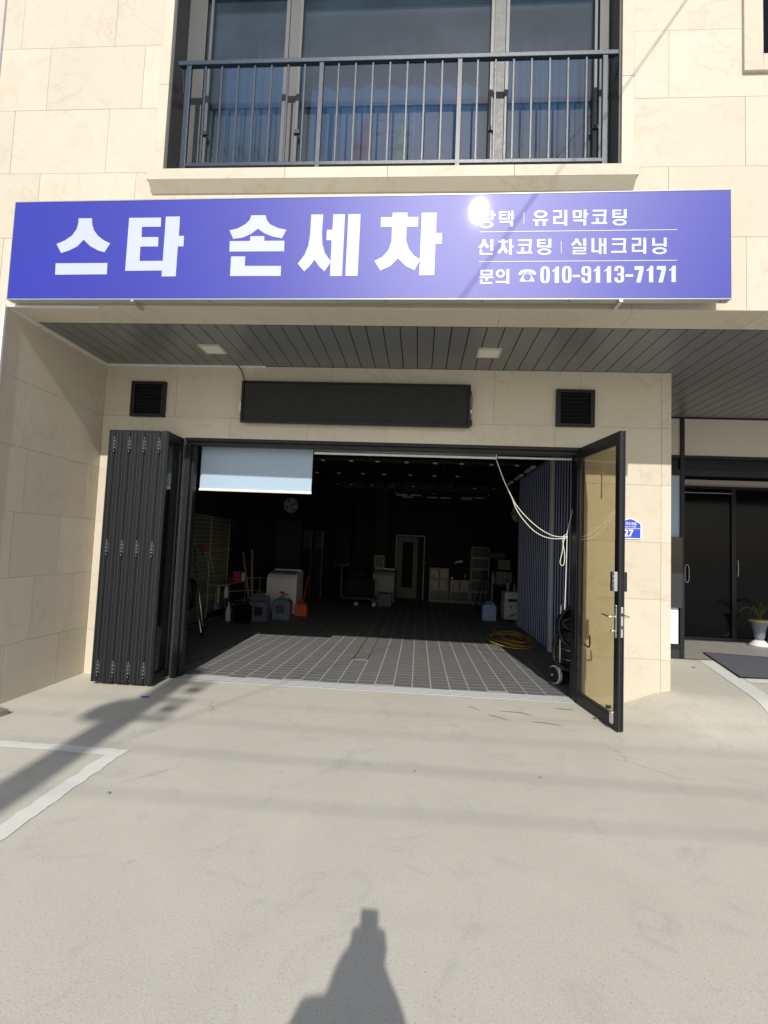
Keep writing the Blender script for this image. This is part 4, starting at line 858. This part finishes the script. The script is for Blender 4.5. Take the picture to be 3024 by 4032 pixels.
# LED message board
LX0, LX1, LZa, LZb, LYf = -1.975, .488, 2.776, 3.232, YD-.10
lb = thing('led_board', ((LX0+LX1)/2, YD, LZa), 'long black dot matrix message board above the garage opening', 'message board')
MB().box(LX0+.02, LX1-.02, LYf+.022, YD-.012, LZa+.01, LZb-.01).build('housing', M['ledback'], lb)
f = MB().box(LX0, LX1, LYf, LYf+.05, LZa, LZa+.03).box(LX0, LX1, LYf, LYf+.05, LZb-.02, LZb).box(LX0, LX0+.026, LYf, LYf+.05, LZa+.03, LZb-.02).box(LX1-.026, LX1, LYf, LYf+.05, LZa+.03, LZb-.02)
f.build('frame', M['blackmetal'], lb, bevel=.004)
d = MB(); nx, nz = 96, 17
for i in range(nx):
    for j in range(nz):
        x = LX0+.036+(LX1-LX0-.072)*i/(nx-1); z = LZa+.045+(LZb-LZa-.08)*j/(nz-1); r = .0068
        d.add([(x+r*math.cos(a*math.pi/3), LYf+.0215, z+r*math.sin(a*math.pi/3)) for a in range(6)]+[(x+r*.5*math.cos(a*math.pi/3), LYf+.013, z+r*.5*math.sin(a*math.pi/3)) for a in range(6)], [(6, 7, 8, 9, 10, 11)]+[(a, (a+1) % 6, 6+(a+1) % 6, 6+a) for a in range(6)], True)
o = d.build('dot_lenses', M['leddot'], lb); o['kind'] = 'stuff'
lv = MB()
for j in range(nz+1):
    z = LZa+.045+(LZb-LZa-.08)*(j-.5)/(nz-1); lv.box(LX0+.03, LX1-.03, LYf+.015, LYf+.022, z-.0022, z+.0022)
o = lv.build('shade_ridges', M['ledback'], lb); o['kind'] = 'stuff'
MB().tube(smooth_path([(-2.06, YD-.03, ZS), (-2.01, YD-.03, 3.36), (-1.98, YD-.03, 3.27), (-1.93, YD-.04, 3.235)]), .006, 6).build('power_cable', M['black'], lb)
MB().tube(smooth_path([(.48, YD-.06, 3.2), (.505, YD-.05, 3.1), (.50, YD-.05, 2.9), (.50, YD-.05, 2.84)]), .005, 6).build('cable', M['black'], lb)
MB().box(.482, .505, YD-.07, YD-.03, 2.93, 2.97).build('clip', M['whitealu'], lb); MB().box(.483, .512, YD-.09, YD-.03, 2.80, 2.85).build('connector', M['black'], lb)
MB().box(-1.99, -1.976, YD-.09, YD-.03, 2.9, 3.0).build('clip', M['whitealu'], lb)

# ------------------------------------------------------------------ shop sign
SX0, SX1, SZ0, SZ1 = -3.457, 2.263, 3.419, 4.266
sg = thing('shop_sign', ((SX0+SX1)/2, YS, SZ0), 'long blue and violet box sign with white Korean lettering and phone number', 'sign')
MB().box(SX0, SX1, YS+.004, YS+.068, SZ0, SZ1).build('cabinet', mat('sign_cabinet', (.36, .38, .36), .4, .3), sg, bevel=.002)
q = .006; MB().box(SX0-.002, SX1+.002, YS-.003, YS+.004, SZ0-.002, SZ0+q).box(SX0-.002, SX1+.002, YS-.003, YS+.004, SZ1-q, SZ1+.002).box(SX0-.002, SX0+q-.003, YS-.003, YS+.004, SZ0+q, SZ1-q).box(SX1-q+.003, SX1+.002, YS-.003, YS+.004, SZ0+q, SZ1-q).build('edge_trim', M['alu'], sg)
MB().box(SX0+q-.002, SX1-q+.002, YS-.0002, YS+.0035, SZ0+q, SZ1-q).build('face', SIGNBLUE, sg)
for x in (-2.36, 1.475):
    MB().box(x-.012, x+.012, YS-.01, YF-.003, SZ0-.022, SZ0-.003).build('bracket', M['steel'], sg)
for x in (-1.72, -.3, .45, 1.1, 2.2): MB().cyl((x, YS+.03, SZ0-.001), (x, YS+.03, SZ0-.004), .006, 8).build('screw', M['darkmetal'], sg)
TY = YS-.0010; cnt = [0]
def glyph(polys, conv, name='letter', m=None):
    mb = MB()
    for s_ in polys:
        cnt[0] += 1; yy = TY-.00009*(cnt[0] % 7)-.0012
        k = s_[0]
        if k == 'r': P = [(s_[1], s_[2]), (s_[3], s_[2]), (s_[3], s_[4]), (s_[1], s_[4])]
        elif k == 'p': P = s_[1]
        if k in 'rp':
            W = [at(*conv(*p), Y=TY) for p in P]; mb.slab([Vector((w_.x, yy, w_.z)) for w_ in W], (0, TY+.0008-yy, 0)); continue
        _, cx, cy, rx, ry, ix, iy = s_[:7]; a0, a1 = (s_[7], s_[8]) if len(s_) > 8 else (0, 360); e = s_[9] if len(s_) > 9 else 2.0
        n = 36; sg_ = lambda v, ex: math.copysign(abs(v)**(2/ex), v)
        O_, I_ = [], []
        for i in range(n+1):
            a = R(a0+(a1-a0)*i/n); c, s2 = math.cos(a), math.sin(a)
            O_.append(at(*conv(cx+rx*sg_(c, e), cy+ry*sg_(s2, e)), Y=TY)); I_.append(at(*conv(cx+ix*sg_(c, e), cy+iy*sg_(s2, e)), Y=TY))
        v = [Vector((w_.x, yy, w_.z)) for w_ in O_]+[Vector((w_.x, yy, w_.z)) for w_ in I_]+[Vector((w_.x, TY+.0008, w_.z)) for w_ in O_]+[Vector((w_.x, TY+.0008, w_.z)) for w_ in I_]
        N = n+1; F = []
        for i in range(n): F += [(i, i+1, N+i+1, N+i), (2*N+i, 2*N+i+1, i+1, i), (N+i, N+i+1, 3*N+i+1, 3*N+i)]
        mb.add(v, F)
    return mb.build(name, m or SIGNWHITE, sg)
zA = lambda x, y: (x/1.659, 740+y/1.659); zB = lambda x, y: (850+x/1.659, 740+y/1.659); zC = lambda x, y: (1850+x/3.318, 800+y/3.318); zD = lambda x, y: (2250+x/3.318, 800+y/3.318)
r = lambda *a: ('r', *a)
pg = lambda *a: ('p', list(a))
ci = lambda *a: ('o', *a)
glyph([pg((513, 176), (602, 176), (603, 215), (615, 255), (640, 290), (680, 322), (723, 343), (685, 401), (640, 388), (590, 360), (546, 317), (505, 360), (455, 385), (396, 404), (365, 344), (420, 322), (470, 288), (500, 245), (512, 205)), pg((360, 472), (705, 472), (701, 547), (356, 547))], zA)
glyph([pg((850, 176), (1062, 176), (1060, 236), (934, 236), (932, 304), (1044, 304), (1042, 366), (924, 366), (919, 461), (1073, 461), (1094, 170), (1187, 170), (1180, 298), (1214, 298), (1210, 367), (1173, 367), (1159, 564), (1065, 564), (1068, 525), (823, 525))], zA)
glyph([pg((249, 167), (344, 167), (352, 200), (375, 228), (425, 252), (481, 264), (452, 320), (390, 308), (335, 285), (293, 255), (250, 288), (195, 312), (130, 321), (105, 264), (160, 252), (210, 225), (240, 195)), pg((243, 304), (335, 304), (335, 335), (468, 336), (466, 405), (105, 404), (107, 335), (241, 335)), pg((116, 436), (210, 437), (206, 499), (446, 501), (443, 567), (109, 565))], zB)
glyph([pg((645, 165), (724, 165), (715, 290), (718, 360), (735, 420), (775, 476), (732, 539), (695, 505), (667, 462), (635, 505), (598, 538), (555, 486), (600, 430), (625, 370), (637, 300)), pg((790, 165), (867, 165), (847, 570), (768, 570), (778, 335), (745, 335), (747, 266), (784, 266)), pg((889, 165), (969, 165), (950, 570), (869, 570))], zB)
glyph([pg((1180, 158), (1277, 158), (1276, 187), (1348, 187), (1346, 252), (1271, 252), (1268, 340), (1285, 395), (1320, 440), (1360, 466), (1322, 537), (1265, 508), (1214, 458), (1165, 508), (1099, 537), (1059, 472), (1110, 448), (1150, 405), (1172, 345), (1175, 252), (1101, 252), (1103, 187), (1177, 187)), pg((1370, 160), (1468, 160), (1464, 294), (1504, 294), (1501, 365), (1460, 365), (1452, 570), (1353, 570))], zB)
tin = [r(575, 105, 690, 128), r(575, 148, 688, 170), r(575, 105, 608, 215), r(575, 190, 724, 215), r(722, 100, 762, 220), ci(670, 270, 90, 44, 55, 20)]
ko = [r(320, 105, 500, 130), r(320, 165, 480, 190), pg((470, 105), (502, 105), (490, 270), (458, 270)), r(305, 265, 508, 292), r(362, 210, 400, 268)]
def shift(gl, dx, dy):
    o = []
    for s_ in gl:
        if s_[0] == 'r': o.append(('r', s_[1]+dx, s_[2]+dy, s_[3]+dx, s_[4]+dy))
        elif s_[0] == 'p': o.append(('p', [(a+dx, b+dy) for a, b in s_[1]]))
        else: o.append((s_[0], s_[1]+dx, s_[2]+dy, *s_[3:]))
    return o
# row 1
glyph([r(180, 105, 292, 132), r(262, 105, 292, 178), r(170, 205, 312, 230), r(215, 165, 245, 207), r(325, 98, 358, 228), r(355, 145, 388, 175), ci(265, 284, 95, 52, 52, 22)], zC)
glyph([r(430, 110, 530, 135), r(430, 152, 525, 174), r(430, 110, 462, 222), r(430, 198, 537, 222), r(545, 110, 573, 224), r(590, 105, 620, 226), r(571, 152, 592, 178), r(438, 238, 615, 265), r(578, 238, 613, 315)], zC)
glyph([r(751, 128, 759, 282)], zC, 'divider_line')
glyph([ci(973, 155, 88, 53, 50, 25), r(872, 222, 1070, 247), r(903, 245, 940, 312), r(1000, 245, 1037, 312)], zC)
glyph([r(1135, 105, 1250, 132), r(1218, 105, 1250, 210), r(1135, 185, 1250, 212), r(1135, 185, 1167, 288), r(1135, 262, 1283, 288), r(1280, 102, 1318, 310)], zC)
glyph([r(1390, 108, 1505, 134), r(1390, 186, 1505, 212), r(1390, 130, 1423, 190), r(1475, 130, 1505, 190), r(1530, 100, 1568, 218), r(1565, 148, 1590, 175), r(1395, 230, 1565, 256), r(1528, 230, 1563, 310)], zC)
glyph(ko, zD); glyph(tin, zD)
glyph([pg((175, 375), (2740, 368), (2740, 378), (175, 386))], zC, 'rule_line')
# row 2
glyph([pg((215, 475), (258, 475), (262, 515), (303, 572), (275, 600), (235, 560), (190, 603), (158, 580), (205, 530)), r(318, 475, 357, 632), r(178, 610, 212, 683), r(178, 655, 348, 683)], zC)
glyph([r(462, 475, 505, 500), r(420, 497, 548, 522), pg((467, 520), (508, 520), (510, 560), (550, 645), (518, 672), (485, 610), (437, 672), (405, 650), (455, 585)), r(560, 478, 598, 685), r(595, 560, 622, 588)], zC)
glyph(shift(ko, 357, 377), zC); glyph(shift(tin, 350, 375), zC)
glyph([r(1236, 505, 1244, 662)], zC, 'divider_line')
glyph([pg((92, 478), (135, 478), (137, 505), (185, 558), (155, 578), (113, 530), (65, 578), (38, 558), (90, 505)), r(198, 475, 237, 578), r(62, 590, 237, 610), r(207, 590, 237, 645), r(62, 627, 237, 646), r(62, 627, 95, 684), r(62, 663, 237, 684)], zD)
glyph([r(305, 475, 342, 660), r(305, 635, 405, 660), r(402, 475, 435, 684), r(462, 475, 498, 684), r(432, 548, 465, 575)], zD)
glyph([r(572, 478, 752, 503), r(572, 543, 735, 566), pg((722, 478), (753, 478), (745, 645), (712, 645)), r(558, 642, 762, 668)], zD)
glyph([r(828, 475, 948, 500), r(915, 475, 948, 578), r(828, 553, 948, 578), r(828, 553, 860, 658), r(828, 633, 977, 658), r(975, 475, 1014, 684)], zD)
glyph([r(1090, 478, 1126, 580), r(1090, 555, 1242, 580), r(1240, 475, 1278, 595), ci(1186, 645, 94, 46, 57, 22)], zD)
glyph([pg((168, 764), (2737, 766), (2737, 776), (168, 774))], zC, 'rule_line')
# row 3
glyph([r(188, 875, 348, 898), r(188, 928, 348, 950), r(188, 895, 220, 931), r(315, 895, 348, 931), r(177, 962, 355, 987), r(253, 985, 288, 1018), r(182, 1002, 217, 1060), r(182, 1035, 345, 1060)], zC)
glyph([ci(450, 925, 60, 55, 30, 28), r(387, 1022, 530, 1048), r(528, 870, 565, 1062)], zC)
glyph([pg((683, 945), (690, 915), (720, 885), (770, 875), (830, 875), (880, 885), (910, 912), (917, 940), (895, 948), (868, 943), (850, 922), (840, 905), (760, 905), (745, 922), (730, 940), (705, 948)), pg((768, 903), (778, 903), (780, 917), (824, 917), (826, 903), (836, 903), (842, 930), (882, 1000), (893, 1020), (890, 1033), (703, 1033), (700, 1020), (710, 1000), (758, 930))], zC, 'phone_symbol')
MB().slab([Vector((w_.x, TY-.0024, w_.z)) for w_ in [at(*zC(800+47*math.cos(a*math.pi/14), 974+45*math.sin(a*math.pi/14)), Y=TY) for a in range(28)]], (0, .0005, 0)).build('phone_dial', SIGNBLUE, sg)
one = [pg((330, 895), (362, 872), (380, 840), (418, 840), (418, 1055), (362, 1055), (362, 898), (330, 912))]
sev = [pg((862, 843), (980, 843), (980, 890), (940, 1058), (883, 1058), (924, 893), (862, 893))]
glyph([ci(1030, 946, 62, 110, 19, 80, 0, 360, 3.2)], zC, 'digit'); glyph(shift(one, 793, 0), zC, 'digit'); glyph([ci(1312, 946, 62, 110, 19, 80, 0, 360, 3.2)], zC, 'digit')
glyph([r(1388, 950, 1485, 982)], zC, 'digit')
glyph([ci(238, 900, 63, 62, 19, 34, 0, 360, 3), r(257, 900, 301, 1000), ci(238, 995, 63, 62, 19, 34, 0, 180, 3), r(175, 985, 219, 1000)], zD, 'digit')
glyph(one, zD, 'digit'); glyph(shift(one, 142, 0), zD, 'digit')
glyph([ci(665, 900, 63, 62, 19, 34, -180, 80, 3), ci(665, 995, 63, 62, 19, 34, -80, 180, 3), r(602, 885, 646, 905), r(602, 990, 646, 1005), r(640, 935, 690, 962)], zD, 'digit')
glyph([r(745, 948, 845, 982)], zD, 'digit'); glyph(sev, zD, 'digit'); glyph(shift(one, 687, 0), zD, 'digit'); glyph(shift(sev, 288, 0), zD, 'digit'); glyph(shift(one, 978, 0), zD, 'digit')

sg.rotation_euler.z = R(-.85); sg.location.x -= .03; sg.location.y += .012
# ------------------------------------------------------------------ address plate 27
ap = thing('address_plate', (2.13, YD, 1.7), 'blue house number plate reading 27 on the pillar, half behind the door', 'number plate')
def plate(x0, x1, z0, z1, zt, y, m, name):
    n = 14; xm = (x0+x1)/2-.02; hw = (x1-x0)/2; pts = [(x0, z0), (x1, z0), (x1, z1)]
    for i in range(1, n): t_ = i/n; xx = x1-(x1-x0)*t_; pts.append((xx, z1+(zt-z1)*math.sin(math.pi*t_)**1.2))
    pts.append((x0, z1)); MB().slab([Vector((a, y, b)) for a, b in pts], (0, .004, 0)).build(name, m, ap)
plate(2.045, 2.268, 1.676, 1.835, 1.89, YD-.012, M['white'], 'backplate')
plate(2.052, 2.258, 1.787, 1.830, 1.879, YD-.0135, mat('plate_blue', (.015, .05, .42), .4), 'blue_field')
MB().box(2.052, 2.258, YD-.0135, YD-.010, 1.686, 1.781).build('blue_field', mat('plate_blue', (.015, .05, .42), .4), ap)
def text(body, x, z, size, y, parent, m, off=0., ext=.0006, name='lettering', align='LEFT'):
    c = bpy.data.curves.new(name, 'FONT'); c.body = body; c.size = size; c.offset = off; c.extrude = ext; c.align_x = align
    o = bpy.data.objects.new(name+'_src', c); COL.objects.link(o); dg = bpy.context.evaluated_depsgraph_get(); me = bpy.data.meshes.new_from_object(o.evaluated_get(dg)); bpy.data.objects.remove(o)
    me.materials.clear(); me.materials.append(m); me.name = name
    n = bpy.data.objects.new(name, me); COL.objects.link(n); n.parent = parent; n.location = Vector((x, y, z))-ORG[parent.name]; n.rotation_euler = (R(90), 0, 0); return n
wp = mat('plate_white', (.7, .72, .74), .4)
text('27', 2.09, 1.703, .096, YD-.0150, ap, wp, .003)
text('청로218길', 2.075, 1.822, .034, YD-.0150, ap, wp, .0006); text('Cheong-ro 218-gil', 2.06, 1.797, .0205, YD-.0150, ap, wp, .0003)

# ------------------------------------------------------------------ balcony railing
rl = thing('balcony_railing', (-.37, YF+.02, 4.56), 'dark navy steel railing across the first floor window', 'railing')
RY = YF+.03
MB().bar((-2.215, RY, 5.585), (1.478, RY, 5.585), .045, .04).build('top_rail', M['railpaint'], rl, bevel=.004)
MB().bar((-2.115, RY, 4.668), (1.39, RY, 4.668), .035, .035).build('bottom_rail', M['railpaint'], rl, bevel=.004)
posts = [-2.12, -.963, .2, 1.375]
for x in posts: MB().bar((x, RY, 4.53 if abs(x) < 1 else 4.562), (x, RY, 5.565), .042, .036).build('post', M['railpaint'], rl, bevel=.004)
for a, b in zip(posts, posts[1:]):
    for k in range(1, 8): x = a+(b-a)*k/8; MB().bar((x, RY, 4.685), (x, RY, 5.565), .017, .017).build('baluster', M['railpaint'], rl, bevel=.002)
for s_, x in ((-1, -2.2), (1, 1.46)): MB().bar((x, RY, 5.56), (x+s_*.04, RY+.12, 5.45), .03, .03).build('wall_bracket', M['railpaint'], rl)

# ------------------------------------------------------------------ room behind the window
rm = thing('upstairs_room', (-.4, 5.6, 4.5), 'dim blue room seen through the first floor window', 'room'); rm['kind'] = 'structure'
roomm = mat('room_blue_wall', (.06, .08, .11), .9, var=.1)
MB().box(-2.6, 1.9, 5.9, 6.0, 4.45, 6.9).box(-2.7, -2.6, 4.4, 6.0, 4.45, 6.9).box(1.9, 2.0, 4.4, 6.0, 4.45, 6.9).box(-2.6, 1.9, 4.35, 6.0, 6.8, 6.9).box(-2.6, 1.9, 4.35, 6.0, 4.45, 4.5).build('room_shell', roomm, rm)
MB().box(-2.6, 1.9, 4.36, 4.44, 6.33, 6.8).build('lintel', M['darkmetal'], rm)
def curtain(label, x0, x1, y, z0, z1, amp=.03, wl=.11, m=None):
    t = thing('curtain', ((x0+x1)/2, y, z1), label, 'curtain', 'curtains behind the first floor window'); mb = MB(); n = int((x1-x0)/.012)
    for i in range(n+1):
        x = x0+(x1-x0)*i/n; a = amp*math.sin(2*math.pi*x/wl+1.3*math.sin(x*5)); a2 = amp*1.4*math.sin(2*math.pi*x/wl+1.3*math.sin(x*5)+.3)
        mb.v += [Vector((x, y+a2, z0)), Vector((x, y+a, z1))]
    for i in range(n): mb.f.append([2*i, 2*i+2, 2*i+3, 2*i+1]); mb.sm.append(True)
    o = mb.build('fabric', m or M['curtain'], t); so_ = o.modifiers.new('s', 'SOLIDIFY'); so_.thickness = .003
    MB().cyl((x0, y, z1+.01), (x1, y, z1+.01), .012, 8).build('rod', M['alu'], t); return t
curtain('pleated blue curtain behind the left window pane', -2.08, -1.25, 4.62, 4.5, 6.6, wl=.13)
curtain('nearly flat pale blue sheer behind the middle window pane', -1.23, .52, 4.80, 4.5, 6.6, .012, .2, mat('sheer', (.27, .33, .42), .85, var=.1, sc=3))
curtain('pleated blue curtain behind the right window pane', .58, 1.40, 4.62, 4.5, 6.6, wl=.12)
# drying rack with clothes
rk = thing('drying_rack', (-.42, 4.6, 4.5), 'white tube drying rack behind the middle window pane', 'drying rack')
MB().tube(smooth_path([(-.67, 4.6, 4.5), (-.66, 4.6, 5.3), (-.66, 4.6, 5.62), (-.61, 4.6, 5.70), (-.42, 4.6, 5.69), (-.235, 4.6, 5.663), (-.186, 4.6, 5.60), (-.188, 4.6, 5.3), (-.19, 4.6, 4.5)], 4), .010, 6).build('frame', M['white'], rk)
MB().cyl((-.655, 4.6, 5.53), (-.19, 4.6, 5.50), .006, 6).build('rail', M['wire'], rk)
def cloth(label, pts, m, name='garment', y=4.585):
    t = thing(name, (pts[0][0], y, pts[0][1]), label, 'laundry'); MB().slab([Vector((a, y+.008*math.sin(a*60), b)) for a, b in pts], (0, .012, 0)).build('cloth', m, t, bevel=.003); return t
cloth('pink cloth hanging at the left of the drying rack', [(-.66, 5.48), (-.585, 5.47), (-.572, 5.155), (-.53, 4.7), (-.78, 4.7), (-.751, 5.215)], M['pink'])
cloth('lime green cloth hanging at the right of the drying rack', [(-.31, 5.47), (-.29, 5.46), (-.275, 5.38), (-.224, 5.248), (-.25, 5.1), (-.24, 4.7), (-.36, 4.7), (-.341, 5.152), (-.338, 5.274), (-.305, 5.38)], M['lime'])
cloth('small cream cloth pegged near the right upright of the rack', [(-.26, 5.50), (-.235, 5.50), (-.215, 5.40), (-.28, 5.40)], mat('cream_cloth', (.5, .45, .38), .9), 'cloth_scrap')

# ------------------------------------------------------------------ street behind the camera: pole, wires, the photographer
po = thing('utility_pole', (-1.72, -6, 0), 'concrete utility pole behind the viewpoint that throws the long shadow', 'utility pole')
MB().cyl((-1.72, -6, 0), (-1.72, -6, 8.0), .16, 20, .125).build('mast', M['conc2'], po)
MB().tube([(-1.72, -6, 6.75), (-1.82, -6, 6.95), (-1.93, -6, 7.12)], .03, 8).build('lamp_arm', M['greyp'], po)
MB().lathe((-1.90, -6, 6.92), [(.17, 0), (.18, .10), (.12, .22), (.03, .30)], 20).build('lamp_head', M['greyp'], po)
for z in (7.72, 7.32, 6.98): MB().bar((-1.8, -6.08, z), (-1.33, -6.08, z), .05).build('cross_arm', M['greyp'], po)
for z in (7.5, 7.1): MB().box(-1.52, -1.36, -6.13, -6.02, z, z+.10).build('splice_case', M['black'], po)
def wirex(name, label, a, b, sag, r, n=30):
    a, b = Vector(a), Vector(b); P = [a.lerp(b, i/n)-Vector((0, 0, 4*sag*(i/n)*(1-i/n))) for i in range(n+1)]
    return tag(MB().tube(P, r, 6).build(name, M['black'], org=tuple(a)), label, 'cable', 'overhead cables behind the viewpoint')
for k, (z, r_, dz) in enumerate(((6.14, .0055, .02), (6.58, .007, -.05), (6.98, .005, .0), (7.32, .004, .03))):
    nm_ = ['lowest', 'thick second', 'thin third', 'topmost'][k]
    wirex('overhead_cable', 'overhead cable along the street to the right of the pole, %s of four' % nm_, (-1.72, -6.08, z), (22, -6.6, z+1.6+dz*6), .35, r_)
    wirex('overhead_cable', 'overhead cable leaving the pole to the left, %s of four' % nm_, (-1.72, -6.08, z), (-24, -5.6, z-dz*4), .35, r_)
wirex('service_cable', 'service cable sloping from the pole up to the facade', (-1.72, -6, 6.25), (3.1, YF-.02, 7.75), .12, .007)

ps = thing('person', (0, -.42, 0), 'person in a dark jacket holding up a phone with both hands', 'person')
def skin(name, verts, edges, rad, m, parent, root=0, sub=2):
    me = bpy.data.meshes.new(name); me.from_pydata([Vector(v)-ORG[parent.name] for v in verts], edges, []); me.materials.append(m)
    o = bpy.data.objects.new(name, me); COL.objects.link(o); o.parent = parent; ORG[o.name] = ORG[parent.name]
    sk_ = o.modifiers.new('skin', 'SKIN'); sk_.use_smooth_shade = True
    for i, d_ in enumerate(me.skin_vertices[0].data): q_ = rad[i]; d_.radius = q_ if isinstance(q_, tuple) else (q_, q_); d_.use_root = (i == root)
    sb = o.modifiers.new('sub', 'SUBSURF'); sb.levels = sb.render_levels = sub; return o
by = -.40; px = -.0
V = [(px, by, .92), (px, by, 1.08), (px, by+.01, 1.25), (px, by+.01, 1.37), (px, by+.02, 1.44), (px, by+.04, 1.51), (px, by+.05, 1.56),
     (px-.155, by, 1.40), (px-.25, by+.04, 1.18), (px-.10, by+.27, 1.27), (px-.045, -.10, 1.375), (px+.12, by, 1.40), (px+.16, by+.06, 1.15), (px+.10, by+.27, 1.27), (px+.035, -.10, 1.375),
     (px-.10, by, .86), (px-.11, by+.02, .47), (px-.12, by-.01, .08), (px-.13, by+.13, .04), (px+.10, by, .86), (px+.11, by+.02, .47), (px+.12, by-.01, .08), (px+.13, by+.13, .04)]
E_ = [(0, 1), (1, 2), (2, 3), (3, 4), (4, 5), (5, 6), (3, 7), (7, 8), (8, 9), (9, 10), (3, 11), (11, 12), (12, 13), (13, 14), (0, 15), (15, 16), (16, 17), (17, 18), (0, 19), (19, 20), (20, 21), (21, 22)]
Rd = [(.14, .11), (.13, .10), (.15, .11), (.13, .09), .065, (.065, .075), (.05, .06), .085, .048, .04, .032, .065, .048, .04, .032, .085, .06, .045, .035, .085, .06, .045, .035]
skin('body', V, E_, Rd, M['jacket'], ps)
hm = MB().lathe((px, by+.035, 1.50), [(.13, -.09), (.115, -.03), (.098, .03), (.078, .075), (.05, .11), (.015, .125)], 24); hm.build('hair', M['hair'], ps)
fm = MB().lathe((px, by+.055, 1.44), [(.035, 0), (.055, .03), (.068, .08), (.066, .12), (.04, .15)], 20); fm.build('face', M['skin'], ps)
for s_ in (-1, 1):
    MB().lathe((px+s_*.025, by+.118, 1.53), [(.010, -.006), (.012, 0), (.008, .006)], 10).build('eye', M['white'], ps)
MB().bar((px, by+.118, 1.535), (px, by+.138, 1.505), .02, .02).build('nose', M['skin'], ps, bevel=.004)
for s_ in (-1, 1):                             # hands: palm and five fingers closing on the phone edges
    hx = px+s_*.036; w0 = Vector((hx+s_*.004, -.10, 1.375)); pc = Vector((hx+s_*.014, -.04, 1.395))
    vs = [w0, pc, pc+Vector((0, .018, .012))]; es = [(0, 1), (1, 2)]; rr = [.026, .026, .02]
    for f_ in range(4):
        z = 1.375+.019*f_; b0 = len(vs); vs += [Vector((hx+s_*.022, -.018, z)), Vector((hx+s_*.016, -.001, z+.002)), Vector((hx-s_*.004, .003, z+.003))]; es += [(2, b0), (b0, b0+1), (b0+1, b0+2)]; rr += [.009, .008, .0065]
    b0 = len(vs); vs += [Vector((hx+s_*.010, -.05, 1.41)), Vector((hx-s_*.004, -.032, 1.43)), Vector((hx-s_*.016, -.026, 1.445))]; es += [(1, b0), (b0, b0+1), (b0+1, b0+2)]; rr += [.012, .010, .008]
    skin('hand', vs, es, rr, M['skin'], ps, root=1, sub=1)
ph = thing('phone', (0, -.012, 1.37), 'smartphone held upright between the hands of the photographer', 'phone')
MB().box(-.036, .036, -.018, -.009, 1.36, 1.518).build('body', M['black'], ph, bevel=.003)
MB().box(-.033, .033, -.0192, -.0181, 1.364, 1.514).build('screen', M['darkglass'], ph)
print('objects', len(bpy.data.objects))
